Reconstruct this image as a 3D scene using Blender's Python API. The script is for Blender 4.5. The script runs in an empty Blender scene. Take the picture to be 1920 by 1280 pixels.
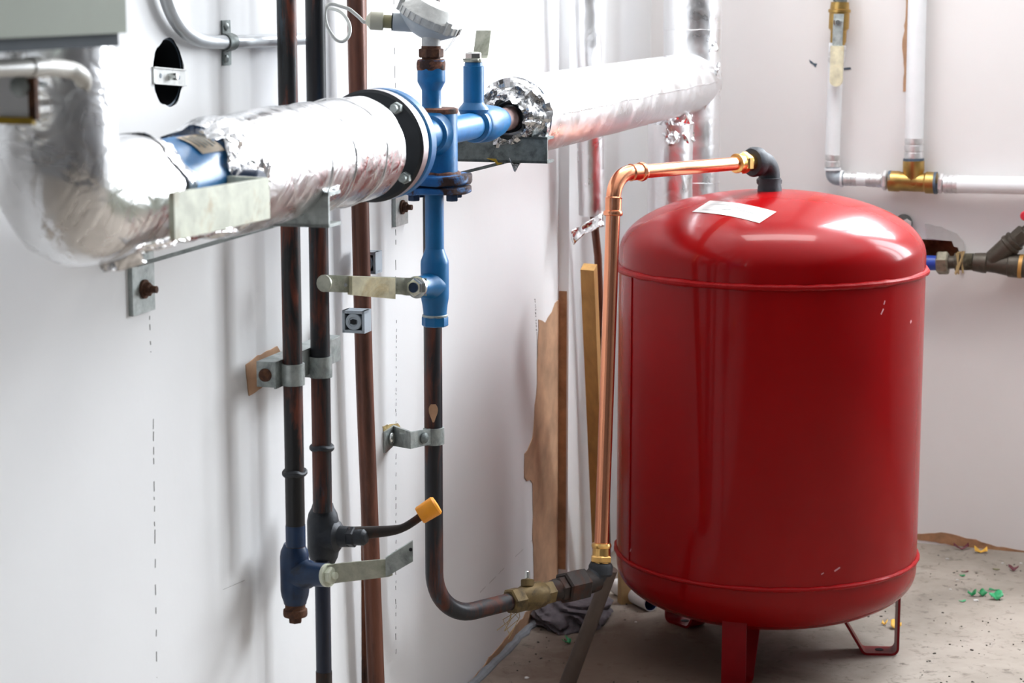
import bpy, bmesh, math, random
from mathutils import Vector as V, Matrix, noise
random.seed(7)
SC = bpy.context.scene
COL = SC.collection

# ------------------------------------------------------------------ camera model
F = 4000.0                      # focal length in pixels of the 1920 x 1280 frame
H = 1.30                        # camera height, metres
TILT = math.atan(665.0 / F)     # looking slightly down
sp, cp = math.sin(TILT), math.cos(TILT)

def ray(px, py):
    u, v = (px - 960) / F, (640 - py) / F
    return V((u, cp + v * sp, -sp + v * cp))

EYE = V((0, 0, H))
def depth(p): return p.y * cp - (p.z - H) * sp
def on_plane(px, py, p0, n):
    d = ray(px, py)
    return EYE + d * ((p0 - EYE).dot(n) / d.dot(n))
def fl(px, py, z=0.0): return on_plane(px, py, V((0, 0, z)), V((0, 0, 1)))
A = math.radians(17.0)
L = V((math.sin(A), math.cos(A), 0))          # along the left wall, away from the viewer
N = V((math.cos(A), -math.sin(A), 0))         # out of the left wall, into the room
Z = V((0, 0, 1))
W0 = fl(880, 1280)
def wl(px, py, s=0.0): return on_plane(px, py, W0 + N * s, N)
BA = math.radians(21.0)
BL = V((math.cos(BA), -math.sin(BA), 0))      # along the back wall, to the right
BN = V((-math.sin(BA), -math.cos(BA), 0))     # out of the back wall, into the room
B0 = fl(1820, 1026)
def bw(px, py, s=0.0): return on_plane(px, py, B0 + BN * s, BN)
def at(px, py, ref):                          # same distance from the viewer as ref
    return EYE + ray(px, py) * depth(ref)
def rad(wpx, ref): return wpx / 2.0 / F * depth(ref)
def zat(p, py):                               # height on the vertical line through p
    v = (640 - py) / F
    return H + p.y * (v * cp - sp) / (cp + v * sp)
def up(p, z): return V((p.x, p.y, z))
def along(p0, d, px):                         # point on the line p0 + t d that is seen at column px
    u = (px - 960) / F
    den = d.x - u * (d.y * cp - d.z * sp)
    return p0 + d * ((u * depth(p0) - p0.x) / den)
def hitwall(p): return p - N * ((p - W0).dot(N))

# ------------------------------------------------------------------ scene helpers
def tag(o, label=None, cat=None, group=None, kind=None):
    if label: o['label'] = label
    if cat: o['category'] = cat
    if group: o['group'] = group
    if kind: o['kind'] = kind
    return o
def thing(name, label, cat, loc, group=None):
    o = bpy.data.objects.new(name, None); COL.objects.link(o)
    o.empty_display_size = 0.05
    o.location = loc
    o['wloc'] = list(loc)
    return tag(o, label, cat, group)
def wloc(o):
    p = V((0, 0, 0))
    while o: p = p + o.location; o = o.parent
    return p

class MB:
    def __init__(self): self.bm = bmesh.new()
    def ring(self, c, a, b, r, seg, ph=0.0):
        return [self.bm.verts.new(c + a * (math.cos(ph + 2 * math.pi * i / seg) * r) + b * (math.sin(ph + 2 * math.pi * i / seg) * r)) for i in range(seg)]
    def bridge(self, r0, r1):
        n = len(r0)
        for i in range(n):
            try: self.bm.faces.new((r0[i], r0[(i + 1) % n], r1[(i + 1) % n], r1[i]))
            except ValueError: pass
    def cap(self, r, flip=False):
        try: self.bm.faces.new(list(reversed(r)) if flip else r)
        except ValueError: pass
    def lathe(self, p0, d, prof, seg=40, caps=True, ph=0.0):
        """prof: list of (distance along d, radius)"""
        d = d.normalized(); a, b = basis(d)
        rings = [self.ring(p0 + d * h, a, b, max(r, 1e-5), seg, ph) for h, r in prof]
        for x, y in zip(rings, rings[1:]): self.bridge(x, y)
        if caps:
            self.cap(rings[0], True); self.cap(rings[-1])
        return self
    def cyl(self, p0, p1, r, seg=32, r1=None, bev=0.0, ph=0.0):
        d = p1 - p0; h = d.length; r1 = r if r1 is None else r1
        prof = [(0, r), (h, r1)]
        if bev: prof = [(0, r - bev), (bev, r), (h - bev, r1), (h, r1 - bev)]
        return self.lathe(p0, d, prof, seg, True, ph)
    def hexn(self, p0, p1, r, bev=None, ph=0.0):
        bev = r * .12 if bev is None else bev
        return self.cyl(p0, p1, r, 6, None, bev, ph)
    def tube(self, pts, r, seg=24, caps=True, fn=None):
        n = len(pts); rr = r if isinstance(r, (list, tuple)) else [r] * n
        tang = []
        for i in range(n):
            t = pts[min(i + 1, n - 1)] - pts[max(i - 1, 0)]
            tang.append(t.normalized())
        a, b = basis(tang[0]); rings = []
        for i in range(n):
            t = tang[i]
            a = (a - t * a.dot(t)).normalized(); b = t.cross(a)
            ring = []
            for k in range(seg):
                th = 2 * math.pi * k / seg
                q = a * math.cos(th) + b * math.sin(th)
                rad_ = rr[i] + (fn(pts[i] + q * rr[i], i / (n - 1), th) if fn else 0)
                ring.append(self.bm.verts.new(pts[i] + q * rad_))
            rings.append(ring)
        for x, y in zip(rings, rings[1:]): self.bridge(x, y)
        if caps: self.cap(rings[0], True); self.cap(rings[-1])
        return self
    def box(self, c, ax, ay, az, sx, sy, sz):
        """centre c, axes, full sizes"""
        vs = []
        for i in (-.5, .5):
            for j in (-.5, .5):
                for k in (-.5, .5):
                    vs.append(self.bm.verts.new(c + ax * (i * sx) + ay * (j * sy) + az * (k * sz)))
        for f in ((0, 1, 3, 2), (4, 6, 7, 5), (0, 4, 5, 1), (2, 3, 7, 6), (0, 2, 6, 4), (1, 5, 7, 3)):
            self.bm.faces.new([vs[i] for i in f])
        return self
    def prism(self, pts, d):
        """closed planar outline pushed along vector d"""
        b0 = [self.bm.verts.new(p) for p in pts]; b1 = [self.bm.verts.new(p + d) for p in pts]
        self.bridge(b0, b1); self.cap(b0, True); self.cap(b1)
        return self
    def strip(self, pts, wv, w, th):
        """flat bar swept along pts: width w along wv, thickness th"""
        n = len(pts); rings = []
        segs = [(pts[i + 1] - pts[i]).normalized() for i in range(n - 1)]
        wv = wv.normalized()
        for i in range(n):
            t0 = segs[max(i - 1, 0)]; t1 = segs[min(i, n - 2)]
            n0 = wv.cross(t0).normalized(); n1 = wv.cross(t1).normalized()
            m = (n0 + n1).normalized(); k = 1 / max(m.dot(n0), .35)
            W = w[i] if isinstance(w, (list, tuple)) else w
            off = m * (th / 2 * k)
            rings.append([self.bm.verts.new(pts[i] + wv * (a * W / 2) + off * c) for a, c in ((-1, -1), (1, -1), (1, 1), (-1, 1))])
        for x, y in zip(rings, rings[1:]): self.bridge(x, y)
        self.cap(rings[0], True); self.cap(rings[-1])
        return self
    def done(self, name, mat, parent=None, bev=0.0, sharp=32, sub=0, label=None, cat=None, group=None, kind=None, smooth=True, loc=None):
        bm = self.bm
        if bev:
            es = [e for e in bm.edges if len(e.link_faces) == 2 and e.calc_face_angle(0) > .6]
            bmesh.ops.bevel(bm, geom=es, offset=bev, segments=2, affect='EDGES', profile=.5, clamp_overlap=True)
        bmesh.ops.recalc_face_normals(bm, faces=bm.faces)
        if parent is not None: org = wloc(parent)
        elif loc is not None: org = loc
        else:
            xs = [v.co for v in bm.verts]
            lo = V([min(c[i] for c in xs) for i in range(3)]); hi = V([max(c[i] for c in xs) for i in range(3)])
            org = V(((lo.x + hi.x) / 2, (lo.y + hi.y) / 2, lo.z))
        for v in bm.verts: v.co -= org
        me = bpy.data.meshes.new(name); bm.to_mesh(me); bm.free()
        if smooth:
            for p in me.polygons: p.use_smooth = True
            me.set_sharp_from_angle(angle=math.radians(sharp))
        me.materials.append(mat)
        o = bpy.data.objects.new(name, me); COL.objects.link(o)
        if parent is not None: o.parent = parent
        else: o.location = org
        if sub:
            m = o.modifiers.new('sub', 'SUBSURF'); m.levels = sub; m.render_levels = sub
        return tag(o, label, cat, group, kind)

def basis(d):
    d = d.normalized()
    ref = Z if abs(d.z) < .9 else V((0, -1, 0))
    a = (ref - d * ref.dot(d)).normalized()
    return a, d.cross(a)

def fillet(pts, r, n=8):
    """round the corners of a polyline"""
    rr = r if isinstance(r, (list, tuple)) else [r] * len(pts)
    out = [pts[0]]
    for i in range(1, len(pts) - 1):
        p, a, b = pts[i], pts[i - 1], pts[i + 1]
        da, db = (a - p), (b - p)
        u, w = da.normalized(), db.normalized()
        ang = math.acos(max(-1, min(1, u.dot(w))))
        if ang > 3.10 or rr[i] <= 0: out.append(p); continue
        t = min(rr[i] / math.tan(ang / 2), da.length * .95, db.length * .95)
        rad_ = t * math.tan(ang / 2)
        c = p + (u + w).normalized() * (rad_ / math.sin(ang / 2))
        s0, s1 = p + u * t - c, p + w * t - c
        tot = math.acos(max(-1, min(1, s0.normalized().dot(s1.normalized()))))
        for k in range(n + 1):
            f = k / n
            q = (s0 * math.sin((1 - f) * tot) + s1 * math.sin(f * tot)) / math.sin(tot)
            out.append(c + q)
    out.append(pts[-1])
    return out
def dense(pts, step):
    out = [pts[0]]
    for a, b in zip(pts, pts[1:]):
        n = max(1, int((b - a).length / step))
        for k in range(1, n + 1): out.append(a + (b - a) * (k / n))
    return out
def nz(p, s, seed=0.0): return noise.noise(V((p.x * s + seed, p.y * s - seed, p.z * s + seed * .7)))

# ------------------------------------------------------------------ materials
def new_mat(name):
    m = bpy.data.materials.new(name); m.use_nodes = True
    nt = m.node_tree; b = nt.nodes['Principled BSDF']
    return m, nt, b
def rgb(h):
    h = h.lstrip('#'); c = [int(h[i:i + 2], 16) / 255 for i in (0, 2, 4)]
    return tuple((x / 12.92 if x <= .04045 else ((x + .055) / 1.055) ** 2.4) for x in c) + (1,)
def tex(nt, kind, scale, detail=6, rough=.6, dist=0.0, stretch=None, seed=0.0):
    tc = nt.nodes.new('ShaderNodeTexCoord'); mp = nt.nodes.new('ShaderNodeMapping')
    nt.links.new(tc.outputs['Object'], mp.inputs['Vector'])
    mp.inputs['Location'].default_value = (seed, seed * 1.7, seed * .6)
    if stretch: mp.inputs['Scale'].default_value = stretch
    if kind == 'noise':
        t = nt.nodes.new('ShaderNodeTexNoise'); t.inputs['Scale'].default_value = scale
        t.inputs['Detail'].default_value = detail; t.inputs['Roughness'].default_value = rough
        t.inputs['Distortion'].default_value = dist; out = t.outputs['Fac']
    else:
        t = nt.nodes.new('ShaderNodeTexVoronoi'); t.inputs['Scale'].default_value = scale
        t.feature = 'F1' if kind == 'voronoi' else 'DISTANCE_TO_EDGE'; out = t.outputs['Distance']
    nt.links.new(mp.outputs['Vector'], t.inputs['Vector'])
    return out
def ramp(nt, fac, stops, interp='LINEAR'):
    r = nt.nodes.new('ShaderNodeValToRGB'); r.color_ramp.interpolation = interp
    e = r.color_ramp.elements
    while len(e) < len(stops): e.new(.5)
    for i, (p, c) in enumerate(stops): e[i].position = p; e[i].color = c if len(c) == 4 else tuple(c) + (1,)
    nt.links.new(fac, r.inputs['Fac']); return r.outputs['Color']
def g(v): return (v, v, v, 1)
def mixc(nt, fac, a, b):
    m = nt.nodes.new('ShaderNodeMix'); m.data_type = 'RGBA'
    for src, idx in ((fac, 0), (a, 6), (b, 7)):
        if hasattr(src, 'links'): nt.links.new(src, m.inputs[idx])
        else: m.inputs[idx].default_value = src
    return m.outputs[2]
def bump(nt, b, h, strength, dist=.002):
    n = nt.nodes.new('ShaderNodeBump'); n.inputs['Strength'].default_value = strength; n.inputs['Distance'].default_value = dist
    nt.links.new(h, n.inputs['Height'])
    if b.inputs['Normal'].links: nt.links.new(b.inputs['Normal'].links[0].from_socket, n.inputs['Normal'])
    nt.links.new(n.outputs['Normal'], b.inputs['Normal'])
def plain(name, col, rough=.5, metal=0.0, var=.12, scale=30, bumps=0.0, coat=0.0, stretch=None, rvar=0.0, spec=None):
    m, nt, b = new_mat(name)
    c = rgb(col) if isinstance(col, str) else col
    n = tex(nt, 'noise', scale, 6, .6, .4, stretch)
    lo = tuple(x * (1 - var) for x in c[:3]) + (1,); hi = tuple(min(1, x * (1 + var)) for x in c[:3]) + (1,)
    nt.links.new(ramp(nt, n, [(.3, lo), (.7, hi)]), b.inputs['Base Color'])
    b.inputs['Roughness'].default_value = rough; b.inputs['Metallic'].default_value = metal
    if rvar: nt.links.new(ramp(nt, n, [(.3, g(max(0, rough - rvar))), (.7, g(min(1, rough + rvar)))]), b.inputs['Roughness'])
    if coat: b.inputs['Coat Weight'].default_value = coat; b.inputs['Coat Roughness'].default_value = .08
    if spec is not None: b.inputs['Specular IOR Level'].default_value = spec
    if bumps: bump(nt, b, tex(nt, 'noise', scale * 3, 5), bumps)
    return m
def patchy(name, base, spots, rough=.5, rough2=.8, metal=0.0, lo=.5, hi=.6, scale=18, bumps=.2, stretch=None, seed=0.0, third=None):
    """one finish worn through to another in blotches"""
    m, nt, b = new_mat(name)
    n = tex(nt, 'noise', scale, 8, .65, .6, stretch, seed)
    f = ramp(nt, n, [(lo, g(0)), (hi, g(1))])
    n2 = tex(nt, 'noise', scale * 3.1, 6, .6, .2, stretch, seed + 3)
    c1 = ramp(nt, n2, [(.3, tuple(x * .8 for x in rgb(base)[:3]) + (1,)), (.7, tuple(min(1, x * 1.2) for x in rgb(base)[:3]) + (1,))])
    c2 = ramp(nt, n2, [(.3, tuple(x * .65 for x in rgb(spots)[:3]) + (1,)), (.7, tuple(min(1, x * 1.3) for x in rgb(spots)[:3]) + (1,))])
    c = mixc(nt, f, c1, c2)
    if third:
        f3 = ramp(nt, tex(nt, 'noise', scale * .7, 7, .7, .3, stretch, seed + 9), [(.58, g(0)), (.66, g(1))])
        c = mixc(nt, f3, c, rgb(third))
    nt.links.new(c, b.inputs['Base Color'])
    nt.links.new(ramp(nt, f, [(0, g(rough)), (1, g(rough2))]), b.inputs['Roughness'])
    b.inputs['Metallic'].default_value = metal
    if bumps: bump(nt, b, n2, bumps, .0015)
    return m
def foil_mat(name, crinkle=.5, rough=.2, base=.86, fine=True, scale=16, stretch=None):
    m, nt, b = new_mat(name)
    b.inputs['Base Color'].default_value = (base, base, base * 1.01, 1)
    b.inputs['Metallic'].default_value = 1.0
    n = tex(nt, 'noise', scale, 4, .55, 1.2, stretch)
    n2 = tex(nt, 'edge', scale * 2.2, stretch=stretch)
    nt.links.new(ramp(nt, n, [(.3, g(rough * .7)), (.7, g(rough * 1.6))]), b.inputs['Roughness'])
    bump(nt, b, n, crinkle, .010)
    e = ramp(nt, n2, [(0, g(0)), (.16, g(1))])
    bump(nt, b, e, crinkle * .35, .0035)
    if fine: bump(nt, b, tex(nt, 'noise', 160, 3, .6), crinkle * .22, .0015)
    return m

M = {}
def wall_mat(name, col, scr):
    m, nt, b = new_mat(name)
    n = tex(nt, 'noise', 2.2, 5, .6, .3)
    c = ramp(nt, n, [(.3, tuple(x * .965 for x in col) + (1,)), (.7, tuple(col) + (1,))])
    # faint scuffs
    s = tex(nt, 'noise', 26, 9, .75, 2.2, (1, 1, .35), 4.0)
    c = mixc(nt, ramp(nt, s, [(.735, g(0)), (.78, g(scr))]), c, rgb('#6d6a68'))
    nt.links.new(c, b.inputs['Base Color'])
    b.inputs['Roughness'].default_value = .62
    b.inputs['Specular IOR Level'].default_value = .3
    bump(nt, b, tex(nt, 'noise', 9, 8, .62), .16, .006)
    return m
M['wall'] = wall_mat('painted_plaster', (.80, .80, .805), .5)
M['wall2'] = wall_mat('painted_plaster_back', (.80, .775, .765), .45)
M['ceil'] = plain('ceiling_white', (.85, .85, .85, 1), .8, var=.03, scale=3)
M['dim'] = plain('grey_room_wall', (.17, .17, .175, 1), .8, var=.05, scale=3)

def floor_mat():
    m, nt, b = new_mat('concrete_floor')
    n = tex(nt, 'noise', 3.0, 9, .65, .3)
    c = ramp(nt, n, [(.3, rgb('#7d746a')), (.55, rgb('#998f84')), (.75, rgb('#aca298'))])
    d = tex(nt, 'noise', 42, 8, .7, .6, None, 2.0)
    c = mixc(nt, ramp(nt, d, [(.55, g(0)), (.70, g(.8))]), c, rgb('#4a4139'))
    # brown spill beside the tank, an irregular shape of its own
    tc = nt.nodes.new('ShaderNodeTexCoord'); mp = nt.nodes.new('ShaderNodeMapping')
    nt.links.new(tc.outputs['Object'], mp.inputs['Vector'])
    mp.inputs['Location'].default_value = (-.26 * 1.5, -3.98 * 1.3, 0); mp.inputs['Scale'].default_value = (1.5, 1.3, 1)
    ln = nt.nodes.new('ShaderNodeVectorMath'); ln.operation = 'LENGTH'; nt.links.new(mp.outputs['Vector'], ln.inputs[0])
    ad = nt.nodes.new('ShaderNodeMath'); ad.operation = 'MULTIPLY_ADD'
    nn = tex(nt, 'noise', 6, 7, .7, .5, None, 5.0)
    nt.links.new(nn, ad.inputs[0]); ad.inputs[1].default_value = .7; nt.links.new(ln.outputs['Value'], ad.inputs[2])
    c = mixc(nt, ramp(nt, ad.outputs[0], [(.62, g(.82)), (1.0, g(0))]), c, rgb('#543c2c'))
    nt.links.new(c, b.inputs['Base Color'])
    b.inputs['Roughness'].default_value = .8
    bump(nt, b, d, .25, .002); bump(nt, b, n, .2, .006)
    return m
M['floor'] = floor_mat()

def tank_mat():
    m, nt, b = new_mat('red_lacquer')
    n = tex(nt, 'noise', 6, 4, .5, .2)
    nt.links.new(ramp(nt, n, [(.3, rgb('#860307')), (.7, rgb('#8e0408'))]), b.inputs['Base Color'])
    b.inputs['Roughness'].default_value = .26
    b.inputs['Specular IOR Level'].default_value = .08
    b.inputs['Coat Weight'].default_value = .22; b.inputs['Coat Roughness'].default_value = .07
    bump(nt, b, tex(nt, 'noise', 3.2, 2, .4, 0, (1, 1, .25)), .10, .02)
    return m
M['tank'] = tank_mat()
M['tankbead'] = plain('red_weld_paint', '#930409', .4, var=.1, scale=60, bumps=.5, coat=.08, spec=.12)
M['legred'] = plain('dark_red_paint', '#7c0610', .4, var=.1, coat=.05, spec=.15)
M['sticker'] = plain('worn_white_label', '#c6c4c1', .5, var=.05, scale=60)
M['ink'] = plain('grey_print', '#8b9291', .7, var=.1)
M['copper'] = plain('bright_copper', (.84, .35, .20, 1), .22, 1.0, var=.10, scale=8, stretch=(1, 1, .25), rvar=.06)
M['copperfit'] = plain('copper_fitting', (.90, .36, .20, 1), .22, 1.0, var=.15, scale=30, rvar=.06)
M['brass'] = plain('brass', (.46, .30, .10, 1), .38, 1.0, var=.18, scale=30, bumps=.12)
M['brassdull'] = patchy('dull_brass', '#6d5a36', '#463a26', .5, .65, .35, .45, .62, 26, .25)
M['brassbright'] = plain('bright_brass', (.85, .52, .18, 1), .26, 1.0, var=.12, scale=40)
M['blackiron'] = plain('black_malleable_iron', '#34373c', .55, .35, var=.25, scale=40, bumps=.35)
M['rustiron'] = patchy('rusty_black_iron', '#2b2320', '#4a2a1c', .6, .8, .3, .48, .62, 24, .35)
def pipe_mat(name, base, rust, lo, hi, seed, third=None, rough=.42):
    return patchy(name, base, rust, rough, .62, .0, lo, hi, 20, .22, (1.8, 1.8, .28), seed, third)
M['steel1'] = pipe_mat('dark_steel_pipe', '#0d0e12', '#6a2f1a', .49, .60, 1.0, '#33404b')
M['steel2'] = pipe_mat('dark_steel_pipe_blue', '#0c1017', '#5c2a19', .50, .62, 5.0, '#2f3d4a')
M['steel3'] = pipe_mat('dark_steel_pipe_rust', '#0e1119', '#552717', .49, .62, 9.0, '#2c3540')
M['brownpipe'] = patchy('browned_copper', '#6c4131', '#402821', .40, .5, .30, .46, .66, 16, .1, (1.8, 1.8, .2), 2.0)
M['brownpipe2'] = patchy('browned_copper_dark', '#7c4a33', '#3a241c', .42, .5, .3, .46, .62, 10, .1, (1.6, 1.6, .25), 7.0)
M['blue'] = plain('blue_enamel', '#0768a0', .38, .0, var=.14, scale=24, bumps=.12, coat=.1)
M['bluework'] = patchy('blue_enamel_worn', '#0769a3', '#6a4a39', .38, .8, 0, .63, .68, 20, .25, None, 3.0)
M['bluedark'] = patchy('dark_blue_enamel', '#0d2c4e', '#1c242e', .4, .6, .0, .55, .7, 22, .25, None, 1.0)
M['bluelight'] = patchy('pale_blue_enamel', '#2f7cb8', '#9a7a62', .36, .6, 0, .62, .72, 16, .15, None, 8.0)
M['rust'] = patchy('flaking_rust', '#3a2823', '#8a5a45', .85, .9, .1, .46, .62, 55, .9, None, 2.0)
M['rustblue'] = patchy('rusted_blue_flange', '#1a5f9c', '#3b2824', .45, .9, 0, .47, .55, 26, .8, None, 6.0)
M['rustbolt'] = patchy('rusty_bolt', '#503529', '#6d4a36', .8, .9, .3, .45, .6, 60, .6)
M['zinc'] = patchy('galvanized_steel', '#a9b0ae', '#868e8c', .38, .5, .45, .45, .65, 26, .15)
M['zincdark'] = patchy('dull_galvanized_channel', '#737a78', '#555c5a', .45, .6, .45, .45, .65, 40, .2)
M['zincbright'] = plain('bright_zinc', (.72, .74, .72, 1), .25, 1.0, var=.1, scale=50)
M['lever'] = patchy('zinc_lever', '#b3b5a6', '#8f947f', .33, .5, .5, .5, .68, 24, .12)
M['cream'] = patchy('cream_plastic_sleeve', '#d9d2b4', '#bda878', .45, .55, 0, .56, .75, 18, .1)
M['creamgrey'] = patchy('greenish_cream_paint', '#cfd3c0', '#b9a98a', .42, .6, 0, .6, .74, 14, .12)
M['orange'] = plain('orange_plastic', '#f09a1c', .4, var=.12, scale=20)
M['blackface'] = patchy('tarred_flange', '#22262b', '#4c2c22', .5, .7, .2, .6, .72, 14, .3)
M['flangerim'] = plain('machined_flange_rim', (.55, .52, .53, 1), .38, 1.0, var=.1, scale=30)
M['white'] = plain('white_plastic', '#eceef0', .35, var=.02)
M['greyplastic'] = plain('grey_plastic', '#9fa8b0', .45, var=.05)
M['greydark'] = plain('slate_plastic', '#4b5a68', .5, var=.08)
M['headgrey'] = patchy('weathered_grey_housing', '#c2c3c0', '#a09a90', .42, .6, 0, .62, .75, 26, .15)
M['headblue'] = plain('blue_grey_housing', '#a9b1b6', .4, var=.05)
M['gland'] = plain('beige_gland', '#b5b4a2', .45, var=.04)
M['olive'] = plain('olive_gland', '#8f8a66', .5, var=.05)
M['cable'] = plain('grey_cable', '#c3c5c0', .45, var=.04)
M['conduit'] = plain('grey_conduit', '#b9bdc0', .35, .3, var=.10, scale=14)
M['conduitw'] = plain('painted_conduit', '#cfcdc6', .35, var=.04)
M['boxgrey'] = plain('grey_green_housing', '#9aa096', .75, var=.04, scale=4, spec=.15)
M['boxedge'] = plain('dark_grey_gasket', '#54595e', .85, var=.05, spec=.1)
M['foil'] = foil_mat('aluminium_foil', .40, .25, .80, True, 14)
M['foilflat'] = foil_mat('smooth_aluminium_foil', .28, .32, .80, True, 9, (1, 1, 1))
M['foilmid'] = foil_mat('soft_aluminium_foil', .26, .34, .88, True, 11)
M['foilcr'] = foil_mat('crumpled_foil', .6, .14, .86, False, 22)
M['foildark'] = foil_mat('crumpled_grey_foil', .55, .22, .55, False, 20)
M['hole'] = plain('dark_recess', '#101318', .8, var=.2)
M['brick'] = patchy('brick_recess', '#a87a58', '#74563e', .9, .95, 0, .4, .6, 20, .6)
M['plaster'] = patchy('bare_plaster', '#b89273', '#a98467', .85, .9, 0, .3, .75, 5, .2)
M['plasterd'] = patchy('bare_brown_plaster', '#b08664', '#976d4e', .85, .9, 0, .4, .65, 10, .4)
M['crack'] = plain('crack_line', '#6f6c6a', .9, var=.3, scale=60)
M['wood'] = plain('pale_timber', '#c99a58', .6, var=.2, scale=7, stretch=(6, 6, .5), bumps=.2)
M['woodend'] = plain('timber_offcut', '#b59565', .65, var=.15, scale=14)
M['brownstick'] = plain('dirty_brown_tube', '#5a4c44', .6, var=.25, scale=10, bumps=.2)
M['rag'] = plain('dark_cloth', '#625b60', .9, var=.25, scale=30, bumps=.6)
M['tubein'] = plain('blue_tube_lining', '#213a78', .5, var=.1)
M['green'] = plain('green_scrap', '#128048', .45, var=.25, scale=60)
M['greenl'] = plain('light_green_scrap', '#35a068', .45, var=.2, scale=60)
M['maroon'] = plain('maroon_scrap', '#5c1626', .45, var=.25, scale=60)
M['yellow'] = plain('yellow_scrap', '#e0ad3f', .6, var=.2, scale=60)
M['foam'] = plain('yellow_foam', '#b8982a', .8, var=.2, scale=40, bumps=.6)
M['bluepipe'] = plain('blue_pipe', '#1e3f9a', .35, var=.1)
M['strainer'] = patchy('grimy_bronze', '#4b443b', '#8b8378', .5, .55, .45, .58, .72, 22, .35)
M['strainerl'] = patchy('worn_bronze_nut', '#8a8474', '#5c5444', .45, .55, .6, .45, .62, 26, .3)
M['tan'] = plain('tan_ring', '#b98a48', .5, .3, var=.15)
M['redknob'] = plain('red_handle', '#c4283a', .4, var=.05)
M['fibre'] = plain('hemp_fibre', '#a58d62', .8, var=.1)
M['pinkpaint'] = plain('primed_pipe', '#9a7f7d', .45, .2, var=.15, scale=30)
def clear_mat():
    m, nt, b = new_mat('pressed_steel_sleeve')
    b.inputs['Metallic'].default_value = .6; b.inputs['Roughness'].default_value = .35
    nt.links.new(ramp(nt, tex(nt, 'noise', 60, 4), [(.3, g(.6)), (.7, g(.85))]), b.inputs['Base Color'])
    return m
M['sleeve'] = clear_mat()
# ------------------------------------------------------------------ setting
ZC = 2.75
def corner(p, d, q, e):                       # crossing of two lines on the floor plan
    den = d.x * e.y - d.y * e.x
    t = ((q.x - p.x) * e.y - (q.y - p.y) * e.x) / den
    return p + d * t
CR = corner(W0, L, B0, BL)                    # inner corner of the room
def wall_obj(name, org, d, u0, u1, holes, mat):
    """upright wall through org along d with hole outlines given as world points"""
    bm = bmesh.new()
    def loop(uv):
        vs = [bm.verts.new(org + d * u + Z * w) for u, w in uv]
        for i in range(len(vs)): bm.edges.new((vs[i], vs[(i + 1) % len(vs)]))
    loop([(u0, 0), (u1, 0), (u1, ZC), (u0, ZC)])
    for h in holes: loop([((p - org).dot(d), p.z) for p in h])
    bmesh.ops.triangle_fill(bm, use_beauty=True, use_dissolve=False, edges=bm.edges[:])
    mb = MB(); mb.bm.free(); mb.bm = bm
    return mb.done(name, mat, None, smooth=False, kind='structure', loc=org)

# round cut-out in the left wall
HC = wl(316, 136)
HR = 0.0435
hole = []
for k in range(40):
    t = 2 * math.pi * k / 40
    r_ = HR * (1 + .035 * math.sin(5 * t + 1) + .02 * math.sin(11 * t))
    hole.append(HC + L * (math.cos(t) * r_) + Z * (math.sin(t) * r_))
wall_left = wall_obj('wall_left', W0, L, -6.2, (CR - W0).dot(L), [hole], M['wall'])

# broken-out slot in the back wall, and the window to the right of the frame
slot = [bw(x, y) for x, y in ((1690, 455), (1705, 447), (1740, 449), (1786, 452), (1788, 462), (1797, 464), (1800, 478), (1799, 500), (1760, 506), (1690, 500))]
wu0, wu1, wz0, wz1 = 1.03, 1.63, 1.45, 2.45
wv0, wv1, wy0, wy1 = 1.76, 2.82, 0.95, 2.42
def bx(x, z):                                 # point of the back wall at room coordinate x
    t = (x - B0.x) / BL.x
    return up(B0 + BL * t, z)
win = [bx(wu0, wz0), bx(wu1, wz0), bx(wu1, wz1), bx(wu0, wz1)]
win2 = [bx(wv0, wy0), bx(wv1, wy0), bx(wv1, wy1), bx(wv0, wy1)]
wall_back = wall_obj('wall_back', CR, BL, 0, 3.1, [slot, win, win2], M['wall2'])
XR = CR + BL * 3.1
def quad(name, pts, mat):
    mb = MB(); mb.bm.faces.new([mb.bm.verts.new(p) for p in pts])
    return mb.done(name, mat, None, smooth=False, kind='structure', loc=V((0, 0, 0)))
LB = W0 + L * -6.2
RF = V((XR.x, LB.y, 0))
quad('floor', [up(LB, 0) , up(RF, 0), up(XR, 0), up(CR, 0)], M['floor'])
quad('ceiling', [up(LB, ZC), up(CR, ZC), up(XR, ZC), up(RF, ZC)], M['ceil'])
quad('wall_right', [up(XR, 0), up(XR, ZC), up(RF, ZC), up(RF, 0)], M['dim'])
quad('wall_front', [up(LB, 0), up(RF, 0), up(RF, ZC), up(LB, ZC)], M['dim'])
for wn_, nm_ in ((win, 'window_1'), (win2, 'window_2')):
    mb = MB()
    for a_, b_ in ((wn_[0], wn_[1]), (wn_[2], wn_[3])): mb.box((a_ + b_) / 2, BL, BN, Z, (a_ - b_).length + .1, .08, .05)
    for a_, b_ in ((wn_[1], wn_[2]), (wn_[3], wn_[0]), ((wn_[0] + wn_[1]) / 2, (wn_[2] + wn_[3]) / 2)): mb.box((a_ + b_) / 2, BL, BN, Z, .05, .08, (a_ - b_).length)
    mb.done(nm_, M['white'], None, bev=.004, kind='structure')

# boxed-out strip of the left wall beside the corner (its near face throws the vertical shade line)
BX0 = wl(1047, 700); BX0 = up(BX0, 0)
mb = MB()
ln_ = (CR - BX0).dot(L)
mb.box(BX0 + L * (ln_ / 2) + N * .011 + Z * (ZC / 2), L, N, Z, ln_, .022, ZC)
trim1 = mb.done('trim_1', M['wall'], None, bev=.006, kind='structure')
zb_, zt_2 = .06, zat(BX0, 545)
mb = MB(); mb.box(BX0 + N * .0095 - L * .0006 + Z * ((zb_ + zt_2) / 2), N, L, Z, .017, .0012, zt_2 - zb_)
mb.done('bare_plaster_patch', M['plasterd'], trim1, smooth=False)

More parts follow.
